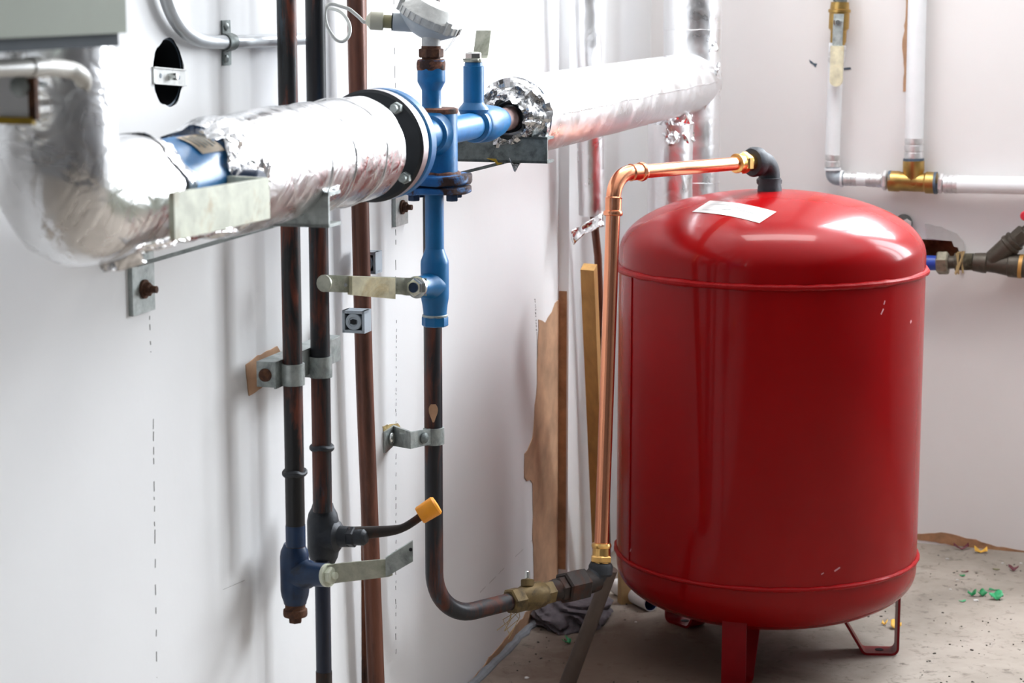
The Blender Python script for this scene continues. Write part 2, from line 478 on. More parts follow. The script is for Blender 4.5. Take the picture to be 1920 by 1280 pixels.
def patch(name, pts, mat, parent, nrm, th=.0012, jag=.0, step=.012):
    """ragged bare patch lying on a wall"""
    ring = []
    n = len(pts)
    for i in range(n):
        a_, b_ = pts[i], pts[(i + 1) % n]
        k = max(1, int((b_ - a_).length / step))
        for j in range(k):
            p = a_ + (b_ - a_) * (j / k)
            tdir = (b_ - a_).normalized(); o = nrm.cross(tdir)
            ring.append(p + o * (nz(p, 60, i) * jag))
    bm = bmesh.new(); lo = [bm.verts.new(p) for p in ring]; hi = [bm.verts.new(p + nrm * th) for p in ring]
    for i in range(len(ring)):
        j = (i + 1) % len(ring)
        bm.faces.new((lo[i], lo[j], hi[j], hi[i]))
    es = [bm.edges.get((hi[i], hi[(i + 1) % len(hi)])) for i in range(len(hi))]
    bmesh.ops.triangle_fill(bm, use_beauty=True, edges=es)
    mb = MB(); mb.bm.free(); mb.bm = bm
    return mb.done(name, mat, parent, smooth=False)
def wpatch(px, mat, jag=.004, step=.01, s=0.0, name='bare_plaster_patch'):
    return patch(name, [wl(x, y, s) for x, y in px], mat, wall_left, N, jag=jag, step=step)
def bpatch(px, mat, jag=.004, step=.01, name='bare_plaster_patch', th=.0012):
    return patch(name, [bw(x, y) for x, y in px], mat, wall_back, BN, jag=jag, step=step, th=th)
wpatch([(460, 682), (494, 660), (519, 648), (530, 668), (526, 700), (495, 722), (466, 742), (462, 716)], M['plaster'], .003)
wpatch([(1009, 598), (1022, 606), (1040, 570), (1048, 560), (1048, 1120), (985, 1178), (1000, 1120), (1000, 1060), (998, 990), (998, 905), (982, 895), (983, 850), (998, 820), (1006, 720)], M['plaster'], .006, .02)
# thin crumbled strip along the foot of the left wall
wpatch([(872, 1287), (940, 1206), (985, 1150), (1046, 1080), (1046, 1112), (1000, 1164), (930, 1236), (886, 1285)], M['plaster'], .006, .02)
bpatch([(1716, 1000), (1742, 1000), (1765, 998), (1785, 1001), (1812, 1008), (1830, 1012), (1850, 1020), (1880, 1026), (1930, 1035), (1930, 1046), (1850, 1032), (1716, 1010)], M['plasterd'], .004, .012)
bpatch([(1699, -4), (1712, -4), (1712, 172), (1693, 172), (1695, 120), (1692, 90), (1697, 40)], M['plaster'], .003, .01)
for q in ([(1517, 112), (1522, 115), (1526, 118), (1532, 119), (1529, 127), (1525, 121), (1519, 118)], [(1582, 127), (1595, 126), (1596, 130), (1583, 131)]):
    bpatch(q, M['greydark'], .001, .01, 'paint_scuff')
bpatch([(1735, 418), (1765, 425), (1795, 438), (1806, 452), (1812, 480), (1806, 512), (1799, 500), (1800, 476), (1797, 463), (1788, 460), (1786, 451), (1740, 447)], M['sticker'], .003, .01, 'broken_plaster_rim', .006)
# hairline joints in the boarding
def crack(px, w, dash, seed):
    rnd = random.Random(seed); mb = MB()
    for (x0, y0), (x1, y1) in zip(px, px[1:]):
        t = 0.0; Lg = math.hypot(x1 - x0, y1 - y0)
        while t < Lg:
            d = rnd.uniform(*dash)
            a_ = wl(x0 + (x1 - x0) * t / Lg + rnd.uniform(-.6, .6), y0 + (y1 - y0) * t / Lg); b_ = wl(x0 + (x1 - x0) * min(1, (t + d) / Lg), y0 + (y1 - y0) * min(1, (t + d) / Lg))
            ww = w * rnd.uniform(.5, 1.3)
            mb.box((a_ + b_) / 2 + N * .0002, L, N, (b_ - a_).normalized(), ww, .0006, (b_ - a_).length)
            t += d + rnd.uniform(dash[0] * .4, dash[1] * 1.6)
    mb.done('hairline_crack', M['crack'], wall_left, smooth=False)
crack([(280, 592), (283, 660)], .0009, (6, 16), 1)
crack([(287, 785), (290, 1000), (294, 1270)], .0011, (5, 20), 2)
crack([(738, -4), (741, 165)], .0015, (8, 26), 3)
crack([(742, 430), (742, 530)], .0014, (8, 22), 4)
crack([(743, 600), (742, 800)], .0010, (3, 7), 5)
crack([(742, 850), (742, 1240)], .0012, (4, 12), 6)
crack([(1003, 560), (1006, 620)], .004, (2, 4), 7)
crack([(1006, 622), (1010, 840)], .0022, (60, 90), 8)
crack([(418, 1105), (545, 1050)], .0009, (30, 60), 9)
crack([(900, 1110), (1000, 1010)], .0012, (8, 20), 10)

# mortar line at the foot of the left wall
mb = MB()
pts_ = dense([up(W0 + L * t, .0) + N * .010 for t in (-.25, 0, .2, .45, .62)], .03)
pts_ = [p + N * (nz(p, 30) * .006) for p in pts_]
mb.tube(pts_, [.009 + .004 * nz(p, 24, 3) for p in pts_], 10)
mb.done('trim_2', plain('bluish_mortar', '#7f8288', .9, var=.2, scale=30, bumps=.5), None, kind='structure')

# ------------------------------------------------------------------ expansion tank
TX, TY, TR = .500, 4.085, .2935
TC = V((TX, TY, 0))
zs1 = zat(TC, 500); zs0 = zat(TC, 1028); ztop = zat(TC, 357)
tank = thing('expansion_tank', 'large glossy red cylindrical pressure vessel standing on three flat-bar feet', 'tank', TC)
def dome(z0, hgt, n=22, e=2.25, straight=.03):
    out = [(z0, TR)]
    hh = hgt - straight
    s_ = 1 if hgt > 0 else -1
    for k in range(n + 1):
        a_ = k / n * math.pi / 2
        r_ = TR * math.cos(a_) ** (2 / e); z_ = math.sin(a_) ** (2 / e)
        out.append((z0 + s_ * straight + (hgt - s_ * straight) * z_, r_ if k < n else 1e-4))
    return out
hb = -.128
prof = list(reversed(dome(zs0, hb, straight=.022))) + [(zs0 + k * (zs1 - zs0) / 14, TR) for k in range(1, 14)] + dome(zs1, ztop - zs1, straight=.028, e=2.05)
MB().lathe(TC, Z, prof, 128, False).done('shell', M['tank'], tank, sharp=60)
for zz, rr in ((zs1, .0062), (zs0, .0045)):
    mb = MB(); ring = []
    n = 160
    for i in range(n + 1):
        a_ = 2 * math.pi * i / n
        ring.append(TC + V((math.cos(a_) * (TR + .001), math.sin(a_) * (TR + .001), zz)))
    mb.tube(ring, [rr * (1 + .35 * nz(p, 40)) for p in ring], 10, False)
    mb.done('weld_bead', M['tankbead'], tank)
# lap seam down the left of the cylinder
def onshell(px, off=.0):
    """angle on the shell of a picture column at mid height, then the surface point"""
    best = None
    for k in range(720):
        a_ = math.pi + math.pi * k / 720
        p = TC + V((math.cos(a_) * TR, math.sin(a_) * TR, .5))
        x = 960 + F * p.x / depth(p)
        if best is None or abs(x - px) < best[0]: best = (abs(x - px), a_)
    return best[1]
a_ = onshell(1183); dr = V((math.cos(a_), math.sin(a_), 0)); tg = V((-dr.y, dr.x, 0))
MB().box(TC + dr * (TR + .0005) + Z * ((zs0 + zs1) / 2), tg, dr, Z, .0035, .003, zs1 - zs0).done('lap_seam', M['tankbead'], tank)
# nipple on top
NTP = at(1443, 360, up(TC, ztop)); MB().lathe(up(NTP, ztop - .006), Z, [(0, .024), (.012, .023), (.020, .021), (.03, .021)], 40).done('nipple', M['blackiron'], tank)
# label lying on the dome, cut to the dome's curve
def dome_z(r_):
    lo = None
    for (z0_, r0_), (z1_, r1_) in zip(prof[-24:], prof[-23:]):
        if r0_ >= r_ >= r1_: return z0_ + (z1_ - z0_) * (r0_ - r_) / max(1e-6, r0_ - r1_)
    return prof[-1][0]
def on_dome(px, py, off=.0):
    d = ray(px, py); lo, hi_ = 3.4, 4.6
    t = 3.5
    while t < 4.7:
        p = EYE + d * t; r_ = math.hypot(p.x - TX, p.y - TY)
        if r_ < TR and p.z < dome_z(r_): break
        t += .0008
    p = EYE + d * t
    nr = V((p.x - TX, p.y - TY, 0)); r_ = nr.length
    sl = (dome_z(max(.001, r_ - .004)) - dome_z(min(TR - .001, r_ + .004))) / .008
    nn = (nr.normalized() * sl + Z).normalized()
    return p + nn * off
qc = [(1298, 398), (1331, 377), (1456, 398), (1424, 419)]
def dome_patch(qc, off, nu=12, nv=5):
    mb = MB(); gr = []
    for j in range(nv + 1):
        row = []
        for i in range(nu + 1):
            u, w = i / nu, j / nv
            x = (qc[0][0] * (1 - w) + qc[1][0] * w) * (1 - u) + (qc[3][0] * (1 - w) + qc[2][0] * w) * u
            y = (qc[0][1] * (1 - w) + qc[1][1] * w) * (1 - u) + (qc[3][1] * (1 - w) + qc[2][1] * w) * u
            y -= 4.0 * math.sin(u * math.pi) * (1 if True else 0)
            row.append(mb.bm.verts.new(on_dome(x, y, off)))
        gr.append(row)
    for j in range(nv):
        for i in range(nu): mb.bm.faces.new((gr[j][i], gr[j][i + 1], gr[j + 1][i + 1], gr[j + 1][i]))
    return mb
lab = dome_patch(qc, .0012).done('paper_label', M['sticker'], tank, label='faded white paper label')
def lerp_q(u, w):
    x = (qc[0][0] * (1 - w) + qc[1][0] * w) * (1 - u) + (qc[3][0] * (1 - w) + qc[2][0] * w) * u
    y = (qc[0][1] * (1 - w) + qc[1][1] * w) * (1 - u) + (qc[3][1] * (1 - w) + qc[2][1] * w) * u
    return x, y
for w_, u0_, u1_ in ((.28, .08, .92), (.52, .30, .92), (.74, .08, .60)):
    q4 = [lerp_q(u0_, w_ - .012), lerp_q(u0_, w_ + .012), lerp_q(u1_, w_ + .012), lerp_q(u1_, w_ - .012)]
    dome_patch(q4, .0016, 10, 1).done('faded_print', plain('faded_ink', '#aab0b0', .7, var=.05), lab)
# small scratches down to pale primer
def shell_mark(px, py, w, h, tilt):
    a_ = onshell(px); dr = V((math.cos(a_), math.sin(a_), 0)); tg = V((-dr.y, dr.x, 0)); c = TC + dr * (TR + .0002)
    c.z = zat(c, py); k = depth(c) / F
    ax_ = (tg * math.cos(tilt) + Z * math.sin(tilt)); az_ = dr.cross(ax_)
    MB().box(c, ax_, dr, az_, w * k, .0006, h * k).done('scratch', plain('pale_primer', '#c98d92', .6), tank)
for q in ((1648, 584, 12, 3, 1.0), (1651, 567, 8, 2.5, 1.2), (1702, 603, 6, 5, .8), (1576, 1067, 13, 3, .5), (1549, 1075, 6, 2, .5), (1185, 1031, 8, 2, 1.0)): shell_mark(*q)
# three feet of bent flat bar
cx_, cy_ = TX, TY
for k, (fx, fy) in enumerate((((1370, 1300)), ((1642, 1222)), ((1290, 1170)))):
    p = fl(fx, fy); dr = (p - TC); dr.z = 0; dr = dr.normalized(); tg = V((-dr.y, dr.x, 0))
    rr = .232
    def q(r_, z): return TC + dr * r_ + Z * z
    def zsh(r_):
        for (z0_, r0_), (z1_, r1_) in zip(prof[:24], prof[1:25]):
            if r0_ <= r_ <= r1_: return z0_ + (z1_ - z0_) * (r_ - r0_) / max(1e-6, r1_ - r0_)
        return zs0
    path = fillet([q(.140, zsh(.140) + .008), q(.196, .0025), q(.262, .0025), q(.262, zsh(.262) + .012)], .012, 5)
    MB().strip(path, tg, .046, .005).done('leg', M['legred'], tank, bev=.001)
    mb = MB(); mb.lathe(q(.228, .0052), Z, [(0, .0085), (.0006, .0085)], 20)
    mb.done('bolt_hole', M['hole'], tank)

# black elbow on top of the tank, brass coupling, copper pipe
NT = up(TC, ztop)
ec = at(1443, 302, NT)
zc_ = ec.z
TOPDIR = None
p_end = V((.226, 3.845, zc_ + .003))                            # left end of the cross pipe, over the riser
p_end = EYE + ray(1168, 328) * 0
riser_top = None
# riser
RT = on_plane(1152, 326, V((0, 3.80, 0)), V((0, 1, 0))); 
RB = on_plane(1127, 1044, V((0, 3.70, 0)), V((0, 1, 0)))
TE = up(TC, RT.z + (0.0))
TE = at(1443, 301, NT)
cd = (TE - RT).normalized()
rc = rad(27, RT)
elb = thing('pipe_elbow', 'black iron elbow screwed onto the nipple on the red tank top', 'pipe fitting', up(TC, ztop))
pts = fillet([up(TE, ztop + .012), TE, TE - cd * .052], .030, 10)
MB().tube(pts, rad(40, TE), 36).done('bend', M['blackiron'], elb)
mb = MB(); mb.lathe(TE - cd * .030, -cd, [(0, rad(42, TE)), (.004, rad(54, TE)), (.018, rad(56, TE)), (.024, rad(50, TE))], 40)
mb.done('rim', M['blackiron'], elb)
mb = MB(); mb.lathe(up(TE, ztop + .010), Z, [(0, rad(42, TE)), (.003, rad(47, TE)), (.010, rad(48, TE)), (.014, rad(41, TE))], 40)
mb.done('rim', M['blackiron'], elb)
cop = thing('copper_pipe', 'bright copper pipe rising beside the red tank and crossing to its top', 'pipe', RB)
rd = (RT - RB).normalized()
pa, pb_ = RT - rd * .060, RT + cd * .060
MB().tube([RB + rd * .0, pa], rc, 36).done('riser', M['copper'], cop)
MB().tube([pb_, TE - cd * .075], rc, 36).done('cross_pipe', M['copper'], cop)
el = MB(); el.tube(fillet([RT - rd * .062, RT, RT + cd * .062], .045, 14), rc * 1.06, 36)
el = el.done('elbow', M['copperfit'], cop)
for base, dd in ((RT - rd * .055, -rd), (RT + cd * .055, cd)):
    mb = MB(); mb.lathe(base - dd * .012, dd, [(0, rc * 1.05), (.001, rc * 1.16), (.022, rc * 1.14), (.023, rc * 1.30), (.027, rc * 1.38), (.031, rc * 1.30), (.032, rc * 1.02)], 36)
    mb.done('press_collar', M['copperfit'], cop)
    mb = MB(); mb.lathe(base - dd * .014, dd, [(0, rc * 1.08), (.0015, rc * 1.22), (.004, rc * 1.08)], 36)
    mb.done('solder_ring', M['copperfit'], el)
mb = MB(); c0 = TE - cd * .100
mb.lathe(c0, cd, [(0, rc * 1.05), (.002, rc * 1.45), (.006, rc * 1.45), (.009, rc * 1.2), (.018, rc * 1.25), (.019, rc * 1.35)], 36)
mb.hexn(c0 + cd * .019, c0 + cd * .034, rc * 1.62)
mb.lathe(c0 + cd * .034, cd, [(0, rc * 1.3), (.05, rc * 1.2)], 30)
mb.done('coupling', M['brassbright'], cop, label='bright brass coupling')
mb = MB()
mb.lathe(RB, rd, [(-.010, rc * 1.3), (-.004, rc * 1.32), (.004, rc * 1.25), (.016, rc * 1.2), (.017, rc * 1.35), (.021, rc * 1.42), (.025, rc * 1.3), (.026, rc * 1.02)], 36)
mb.hexn(RB - rd * .010, RB + rd * .003, rc * 1.55)
mb.done('coupling', M['brassbright'], cop, label='bright brass coupling')

# ------------------------------------------------------------------ dark steel drop pipe with the bend, valve, union
DP = wl(812, 700, .072)                       # axis of the drop pipe
DP = up(DP, 0)
rD = rad(34.5, up(DP, .7))
RUNZ = None
E0 = RB - rd * .075                            # centre of the lower elbow
zr = zat(DP, 1160)
E0 = at(1119, 1087, RB)
RZ0 = up(DP, zat(DP, 1163))
run = (E0 - RZ0).normalized()
dropp = thing('steel_pipe', 'dark rusty steel pipe dropping behind the blue drain valve and bending toward the tank', 'pipe', RZ0)
endp = along(RZ0, run, 968)
pth = fillet([up(DP, ZC - .01), up(DP, RZ0.z), endp], .082, 14)
MB().tube(pth, rD, 32).done('pipe', M['steel3'], dropp)
# chipped paint spot
ca = up(DP, zat(DP, 772))
mb = MB()
v_ = (EYE - ca); v_.z = 0; v_ = v_.normalized(); sd = Z.cross(v_)
gr = []
for j in range(9):
    z_ = ca.z + .016 - j * .0038; hw = [.25, .42, .5, .5, .46, .36, .26, .17, .08][j]
    row = []
    for i in range(6):
        th = (i / 5 - .5) * 2 * hw
        row.append(mb.bm.verts.new(up(DP, z_) + (v_ * math.cos(th) + sd * math.sin(th)) * (rD + .0006)))
    gr.append(row)
for j in range(8):
    for i in range(5): mb.bm.faces.new((gr[j][i], gr[j][i + 1], gr[j + 1][i + 1], gr[j + 1][i]))
mb.done('chipped_spot', M['plaster'], dropp, label='tan spot of chipped paint')

bv = thing('ball_valve', 'small brass ball valve on the low pipe between the bend and the union', 'valve', endp)
def ra(px): return along(RZ0, run, px)
r1 = rad(45, endp)
mb = MB()
mb.hexn(ra(955), ra(978), r1 * 1.12, ph=.3)
mb.lathe(ra(976), run, [(0, r1 * .95), (.012, r1 * 1.12), (.028, r1 * 1.18), (.045, r1 * 1.1), (.055, r1 * .9)], 36)
mb.hexn(ra(1014), ra(1034), r1 * 1.02, ph=.3)
mb.done('body', M['brassdull'], bv)
tc_ = ra(989)
mb = MB(); mb.cyl(tc_ + Z * r1 * .9, at(989, 1086, tc_), rad(25, tc_), 28, bev=.001); mb.done('stem', M['brassdull'], bv)
mb = MB(); mb.cyl(at(989, 1087, tc_), at(988.5, 1070, tc_), rad(10, tc_), 16, bev=.001); mb.done('spindle', M['zincbright'], bv, label='bright steel spindle')
mb = MB()
for k in range(6):
    a0 = ra(962) - Z * r1; rn = random.Random(k)
    mb.tube([a0 + V((rn.uniform(-.01, .02), rn.uniform(-.01, .01), .006)), a0 + V((rn.uniform(-.02, .02), rn.uniform(-.01, .01), -.01)), a0 + V((rn.uniform(-.03, .0), 0, -.02 - rn.random() * .03))], .0007, 5)
mb.done('hemp_strand', M['fibre'], bv, kind='stuff')
un = thing('pipe_union', 'rusty black hexagonal union beside the low iron elbow', 'pipe fitting', ra(1075))
mb = MB(); mb.lathe(ra(1030), run, [(0, r1 * .8), (.006, r1 * .92), (.05, r1 * .95)], 30)
mb.done('nipple', M['rustiron'], un)
mb = MB(); mb.hexn(ra(1044), ra(1058), r1 * 1.1, ph=.2); mb.done('small_nut', M['rustiron'], un)
mb = MB(); mb.hexn(ra(1056), ra(1095), r1 * 1.42, ph=.2); mb.lathe(ra(1094), run, [(0, r1 * 1.08), (.03, r1 * .95)], 30)
mb.done('union_nut', M['rustiron'], un)
e2 = thing('pipe_elbow', 'black iron elbow under the copper riser near the floor', 'pipe fitting', E0)
rE = rad(39, E0)
MB().tube(fillet([E0 - run * .05, E0, RB - rd * .012], .035, 10), rE, 36).done('bend', M['blackiron'], e2)
mb = MB(); mb.lathe(RB - rd * .034, rd, [(0, rE), (.004, rE * 1.16), (.018, rE * 1.18), (.023, rE * 1.05)], 40); mb.done('rim', M['blackiron'], e2)
# ------------------------------------------------------------------ electrical box in the round cut-out
jb = thing('junction_box', 'round black wall box in a rough hole crossed by a white metal strip', 'wall box', HC - N * .05)
mb = MB(); mb.lathe(HC - N * .001, -N, [(0, HR * 1.03), (.045, HR * .99), (.046, 0.001)], 40, False); mb.done('cup', M['hole'], jb)
mb = MB(); mb.lathe(HC - N * .003, -N, [(0, HR * 1.05), (.0005, HR * 1.05), (.0005, HR * .95), (0.0, HR * .95)], 40, False); mb.done('rim', M['greydark'], jb)
st_l, st_r = wl(287, 141, .001), wl(346, 146, .001)
mb = MB(); sc_ = (st_l + st_r) / 2; sx_ = (st_r - st_l)
mb.box(sc_, sx_.normalized(), N, Z, sx_.length, .002, .020)
mb.box(sc_ + Z * .010 + N * .001, sx_.normalized(), N, Z, sx_.length, .004, .0015); mb.box(sc_ - Z * .010 + N * .001, sx_.normalized(), N, Z, sx_.length, .004, .0015)
stp = mb.done('strip', M['headgrey'], jb)
mb = MB(); mb.cyl(sc_, sc_ + N * .012, .0045, 16, bev=.001); mb.done('screw', M['zincbright'], stp)
for k in (-1, 1):
    mb = MB(); mb.cyl(sc_ + sx_.normalized() * (k * .026), sc_ + sx_.normalized() * (k * .026) + N * .0015, .003, 12)
    mb.done('slot', M['greydark'], stp)

# ------------------------------------------------------------------ main insulated line
S0 = .195
M0 = wl(770, 259, S0)
def ma(px): return along(M0, L, px)
ZM = M0.z
def wrinkle(amp, s1=9, s2=40, ends=0.0):
    def f(p, t, th):
        e = ends * (max(0, 1 - t * 14) + max(0, 1 - (1 - t) * 14)) if ends else 0
        return amp * (nz(p, s1) + .55 * nz(p, s2, 4)) + (amp + e) * .3 * math.sin(th * 11 + 3 * nz(p, 6)) * nz(p, 14, 9)
    return f
# foil elbow going up at the far left
VP = ma(104)
rV = .0605
p_end = ma(258)
elf = thing('foil_wrapped_pipe', 'foil-wrapped pipe rising at the left edge and bending into the wall line', 'insulated pipe', up(VP, ZM - rV))
pth = dense(fillet([up(VP, ZC - .02), up(VP, ZM), p_end], .050, 10), .010)
rr_ = [rV * 1.0 for _ in pth]
mb = MB(); mb.tube(pth, rr_, 72, True, wrinkle(.0022, 10, 34))
mb.done('foil_jacket', M['foil'], elf, sharp=80)
# loose foil edge and folds under the elbow
def crumple(name, c, ax, ay, az, sx, sy, sz, mat, parent, seed=0, amp=.35, sub=4, **kw):
    bm = bmesh.new(); bmesh.ops.create_icosphere(bm, subdivisions=sub, radius=1.0)
    for v in bm.verts:
        q = v.co.copy(); d = 1 + amp * (noise.noise(q * 1.7 + V((seed, 0, 0))) + .7 * noise.noise(q * 4.1 + V((0, seed, 0))) - .35 * abs(noise.noise(q * 8.0 + V((0, 0, seed)))))
        q *= d
        v.co = c + ax * (q.x * sx) + ay * (q.y * sy) + az * (q.z * sz)
    mb = MB(); mb.bm.free(); mb.bm = bm
    return mb.done(name, mat, parent, sharp=18, **kw)
def sheet(name, pts, mat, parent, amp=.004, seed=0, n=7, th=.0006, **kw):
    """crumpled quad of foil through four corner points"""
    mb = MB(); a_, b_, c_, d_ = pts; nn = (b_ - a_).cross(d_ - a_).normalized(); gr = []
    for j in range(n + 1):
        row = []
        for i in range(n + 1):
            u, w = i / n, j / n
            p = (a_ * (1 - u) + b_ * u) * (1 - w) + (d_ * (1 - u) + c_ * u) * w
            p = p + nn * (amp * 2.2 * nz(p, 38, seed) + amp * nz(p, 90, seed + 2)) + (b_ - a_) * (.10 * nz(p, 45, seed + 5)) + (d_ - a_) * (.10 * nz(p, 50, seed + 7))
            row.append(mb.bm.verts.new(p))
        gr.append(row)
    for j in range(n):
        for i in range(n): mb.bm.faces.new((gr[j][i], gr[j][i + 1], gr[j + 1][i + 1], gr[j + 1][i]))
    o = mb.done(name, mat, parent, sharp=14, **kw)
    m = o.modifiers.new('thickness', 'SOLIDIFY'); m.thickness = th
    return o
def pl(px, py, s): return wl(px, py, s)
sheet('foil_flap', [pl(182, 497, .20), pl(262, 470, .235), pl(275, 492, .235), pl(190, 512, .205)], M['foilcr'], elf, .004, 1)
sheet('foil_flap', [pl(245, 470, .25), pl(330, 440, .26), pl(345, 452, .26), pl(262, 480, .25)], M['foilcr'], elf, .004, 3)
# torn lip where the jacket stops
mb = MB(); n_ = 64; rings = []
pe = ma(256); a1, b1 = basis(L)
for j in range(5):
    ring = []
    for i in range(n_):
        th = 2 * math.pi * i / n_
        rr = rV * (1.03 - .05 * j) + .004 * math.sin(9 * th + j) * nz(V((math.cos(th), math.sin(th), j * .3)), 2.2)
        dd = .012 * j + .022 * nz(V((math.cos(th) * 1.4, math.sin(th) * 1.4, 2)), 1.5) - .01
        ring.append(mb.bm.verts.new(pe + L * dd + (a1 * math.cos(th) + b1 * math.sin(th)) * rr))
    rings.append(ring)
for x, y in zip(rings, rings[1:]): mb.bridge(x, y)
mb.done('torn_edge', M['foilcr'], elf, sharp=25)

# blue valve showing between the two jackets
gv = thing('ball_valve', 'big pale blue valve between the foil jackets with a flat cream lever', 'valve', ma(350) - Z * .06)
c0 = ma(228)
tot = (ma(415) - c0).length
mb = MB(); mb.lathe(c0, L, [(0, .047), (tot * .35, .049), (tot * .55, .0515), (tot * .78, .0505), (tot * .9, .043), (tot, .036)], 48)
mb.done('body', M['bluelight'], gv)
# paper plate on the body
mb = MB(); gr = []
for j in range(7):
    row = []
    for i in range(7):
        th = math.radians(8 + 40 * i / 6)          # from the top toward the room
        t = tot * (.46 + .24 * j / 6)
        row.append(mb.bm.verts.new(c0 + L * t + (a1 * math.cos(th) + (N) * math.sin(th)) * .0525))
    gr.append(row)
for j in range(6):
    for i in range(6): mb.bm.faces.new((gr[j][i], gr[j][i + 1], gr[j + 1][i + 1], gr[j + 1][i]))
lb_ = mb.done('rating_plate', plain('tan_paper_plate', '#c9b79f', .6, var=.06, scale=40), gv, label='tan paper label with small print')
mb = MB()
for j in range(5):
    for i in range(4):
        th = math.radians(16 + 24 * (i + .5 * (j % 2)) / 4); t = tot * (.50 + .04 * j)
        q = a1 * math.cos(th) + N * math.sin(th)
        mb.box(c0 + L * t + q * .0530, L, q.cross(L), q, .003, .0065 - .0012 * (i % 2), .0004)
mb.done('print_line', M['ink'], lb_)
sb = ma(368)
mb = MB(); mb.cyl(sb + N * .030 - Z * .004, sb + N * .078 - Z * .004, .0185, 32, bev=.002); mb.done('stem', M['bluedark'], gv)
mb = MB(); mb.cyl(sb + N * .030 - Z * .004, sb + N * .050 - Z * .004, .026, 32, r1=.0195); mb.done('stem_collar', M['bluelight'], gv)
hs = S0 + .103
e1 = pl(503, 371, hs); e2_ = pl(322, 406, hs)
mb = MB(); mb.strip([e1 - N * .050 + L * .01, e1 - N * .004, e1 - L * .004, e2_], Z, [.043, .043, .043, .046], .006)
lv = mb.done('lever', M['creamgrey'], gv, bev=.0012)

# long foil jacket up to the flange
fj = thing('foil_wrapped_pipe', 'thick crinkled foil jacket between the cream lever and the black flange', 'insulated pipe', ma(540) - Z * .07)
j0, j1 = ma(398), ma(668)
rJ = .0685
pth = dense([j0, j1], .008)
mb = MB(); mb.tube(pth, [rJ * (1 - .0 * i) for i in range(len(pth))], 80, True, wrinkle(.0020, 9, 30, .004))
mb.done('foil_jacket', M['foil'], fj, sharp=80)
for px_, k in ((520, 1), (575, 2), (628, 3)):
    c = ma(px_); d = (L + N * .10 * (-1) ** k).normalized(); aa, bb = basis(d); ring = []
    for i in range(73):
        th = 2 * math.pi * i / 72
        ring.append(c + (aa * math.cos(th) + bb * math.sin(th)) * (rJ + .0012 + .0015 * nz(V((math.cos(th), math.sin(th), k)), 3)))
    mb = MB(); mb.tube(ring, .0009, 6, False); mb.done('tape_edge', M['foilflat'], fj)
# torn near end with loose folds
mb = MB(); rings = []
for j in range(6):
    ring = []
    for i in range(n_):
        th = 2 * math.pi * i / n_
        v3 = V((math.cos(th) * 1.3, math.sin(th) * 1.3, 5))
        rr = rJ * (1.01 - .03 * j) + .010 * nz(v3 + V((0, 0, j * .35)), 2.0) * (j / 5)
        dd = -.012 * j + .03 * nz(v3, 1.4) * (j / 5 + .2)
        ring.append(mb.bm.verts.new(j0 + L * (dd + .006) + (a1 * math.cos(th) + b1 * math.sin(th)) * rr))
    rings.append(ring)
for x, y in zip(rings, rings[1:]): mb.bridge(x, y)
mb.done('torn_edge', M['foilcr'], fj, sharp=25)
sheet('foil_flap', [pl(372, 236, .22), pl(440, 224, .235), pl(470, 272, .262), pl(400, 262, .258)], M['foilcr'], fj, .005, 11, 9)
sheet('foil_flap', [pl(420, 258, .255), pl(455, 262, .262), pl(450, 300, .265), pl(432, 302, .265)], M['foilcr'], fj, .005, 12)
sheet('foil_flap', [pl(470, 300, .262), pl(500, 292, .262), pl(505, 335, .268), pl(485, 330, .268)], M['foilcr'], fj, .005, 13)
sheet('foil_flap', [pl(585, 368, .245), pl(640, 345, .258), pl(636, 362, .258), pl(594, 388, .245)], M['foilcr'], fj, .005, 14)
sheet('foil_flap', [pl(330, 438, .25), pl(420, 418, .25), pl(440, 432, .245), pl(345, 452, .245)], M['foilcr'], fj, .005, 15)
mb = MB(); mb.prism([pl(593, 372, .235), pl(622, 362, .24), pl(606, 386, .235), pl(594, 390, .235)], -N * .012); mb.done('foam_edge', M['foam'], fj)

# flange pair and tee
ft = thing('flanged_tee', 'blue flanged tee on the wall line with a rusty bottom flange', 'pipe fitting', ma(820) - Z * .09)
fA = ma(693); RF_ = .0755
mb = MB(); mb.lathe(fA, L, [(0, .035), (.0002, RF_ - .004), (.004, RF_), (.004, RF_)], 72, True)
mb.done('flange_face', M['blackface'], ft, label='tarred black flange face')
mb = MB(); mb.lathe(fA + L * .004, L, [(0, RF_), (.019, RF_), (.021, RF_ - .003)], 72, True); mb.done('flange', M['flangerim'], ft, label='bare steel flange rim')
mb = MB(); mb.lathe(fA + L * .022, L, [(0, RF_ - .004), (.012, RF_ - .004)], 72, True); mb.done('gasket', M['blackface'], ft)
mb = MB(); mb.lathe(fA + L * .034, L, [(0, RF_ - .002), (.003, RF_), (.022, RF_), (.026, RF_ - .004), (.028, .030), (.05, .026)], 72, True)
mb.done('flange', M['blue'], ft, label='blue painted flange')
for k in range(4):
    th = math.radians(38 + 90 * k); q = a1 * math.cos(th) + N * math.sin(th)
    mb = MB(); p = fA + q * (RF_ * .87)
    mb.hexn(p - L * .010, p, .008); mb.cyl(p - L * .018, p - L * .009, .005, 16)
    mb.done('bolt', M['zinc'], ft)
T = ma(821); T = up(T, 0)
rT = rad(74, up(T, ZM))
zt1, zt0 = zat(T, 205), zat(T, 326)
mb = MB(); mb.lathe(up(T, zt0 - .01), Z, [(0, rT), (zt1 - zt0 + .008, rT), (zt1 - zt0 + .010, rT * .985), (zt1 - zt0 + .010, 0.001)], 56)
mb.done('body', M['bluework'], ft)
mb = MB(); mb.lathe(up(T, zt1 - .006), Z, [(0, rT * 1.0), (.003, rT * 1.035), (.007, rT * 1.02), (.0085, rT * .9), (.0085, .001)], 56); mb.done('top_weld', M['rust'], ft)
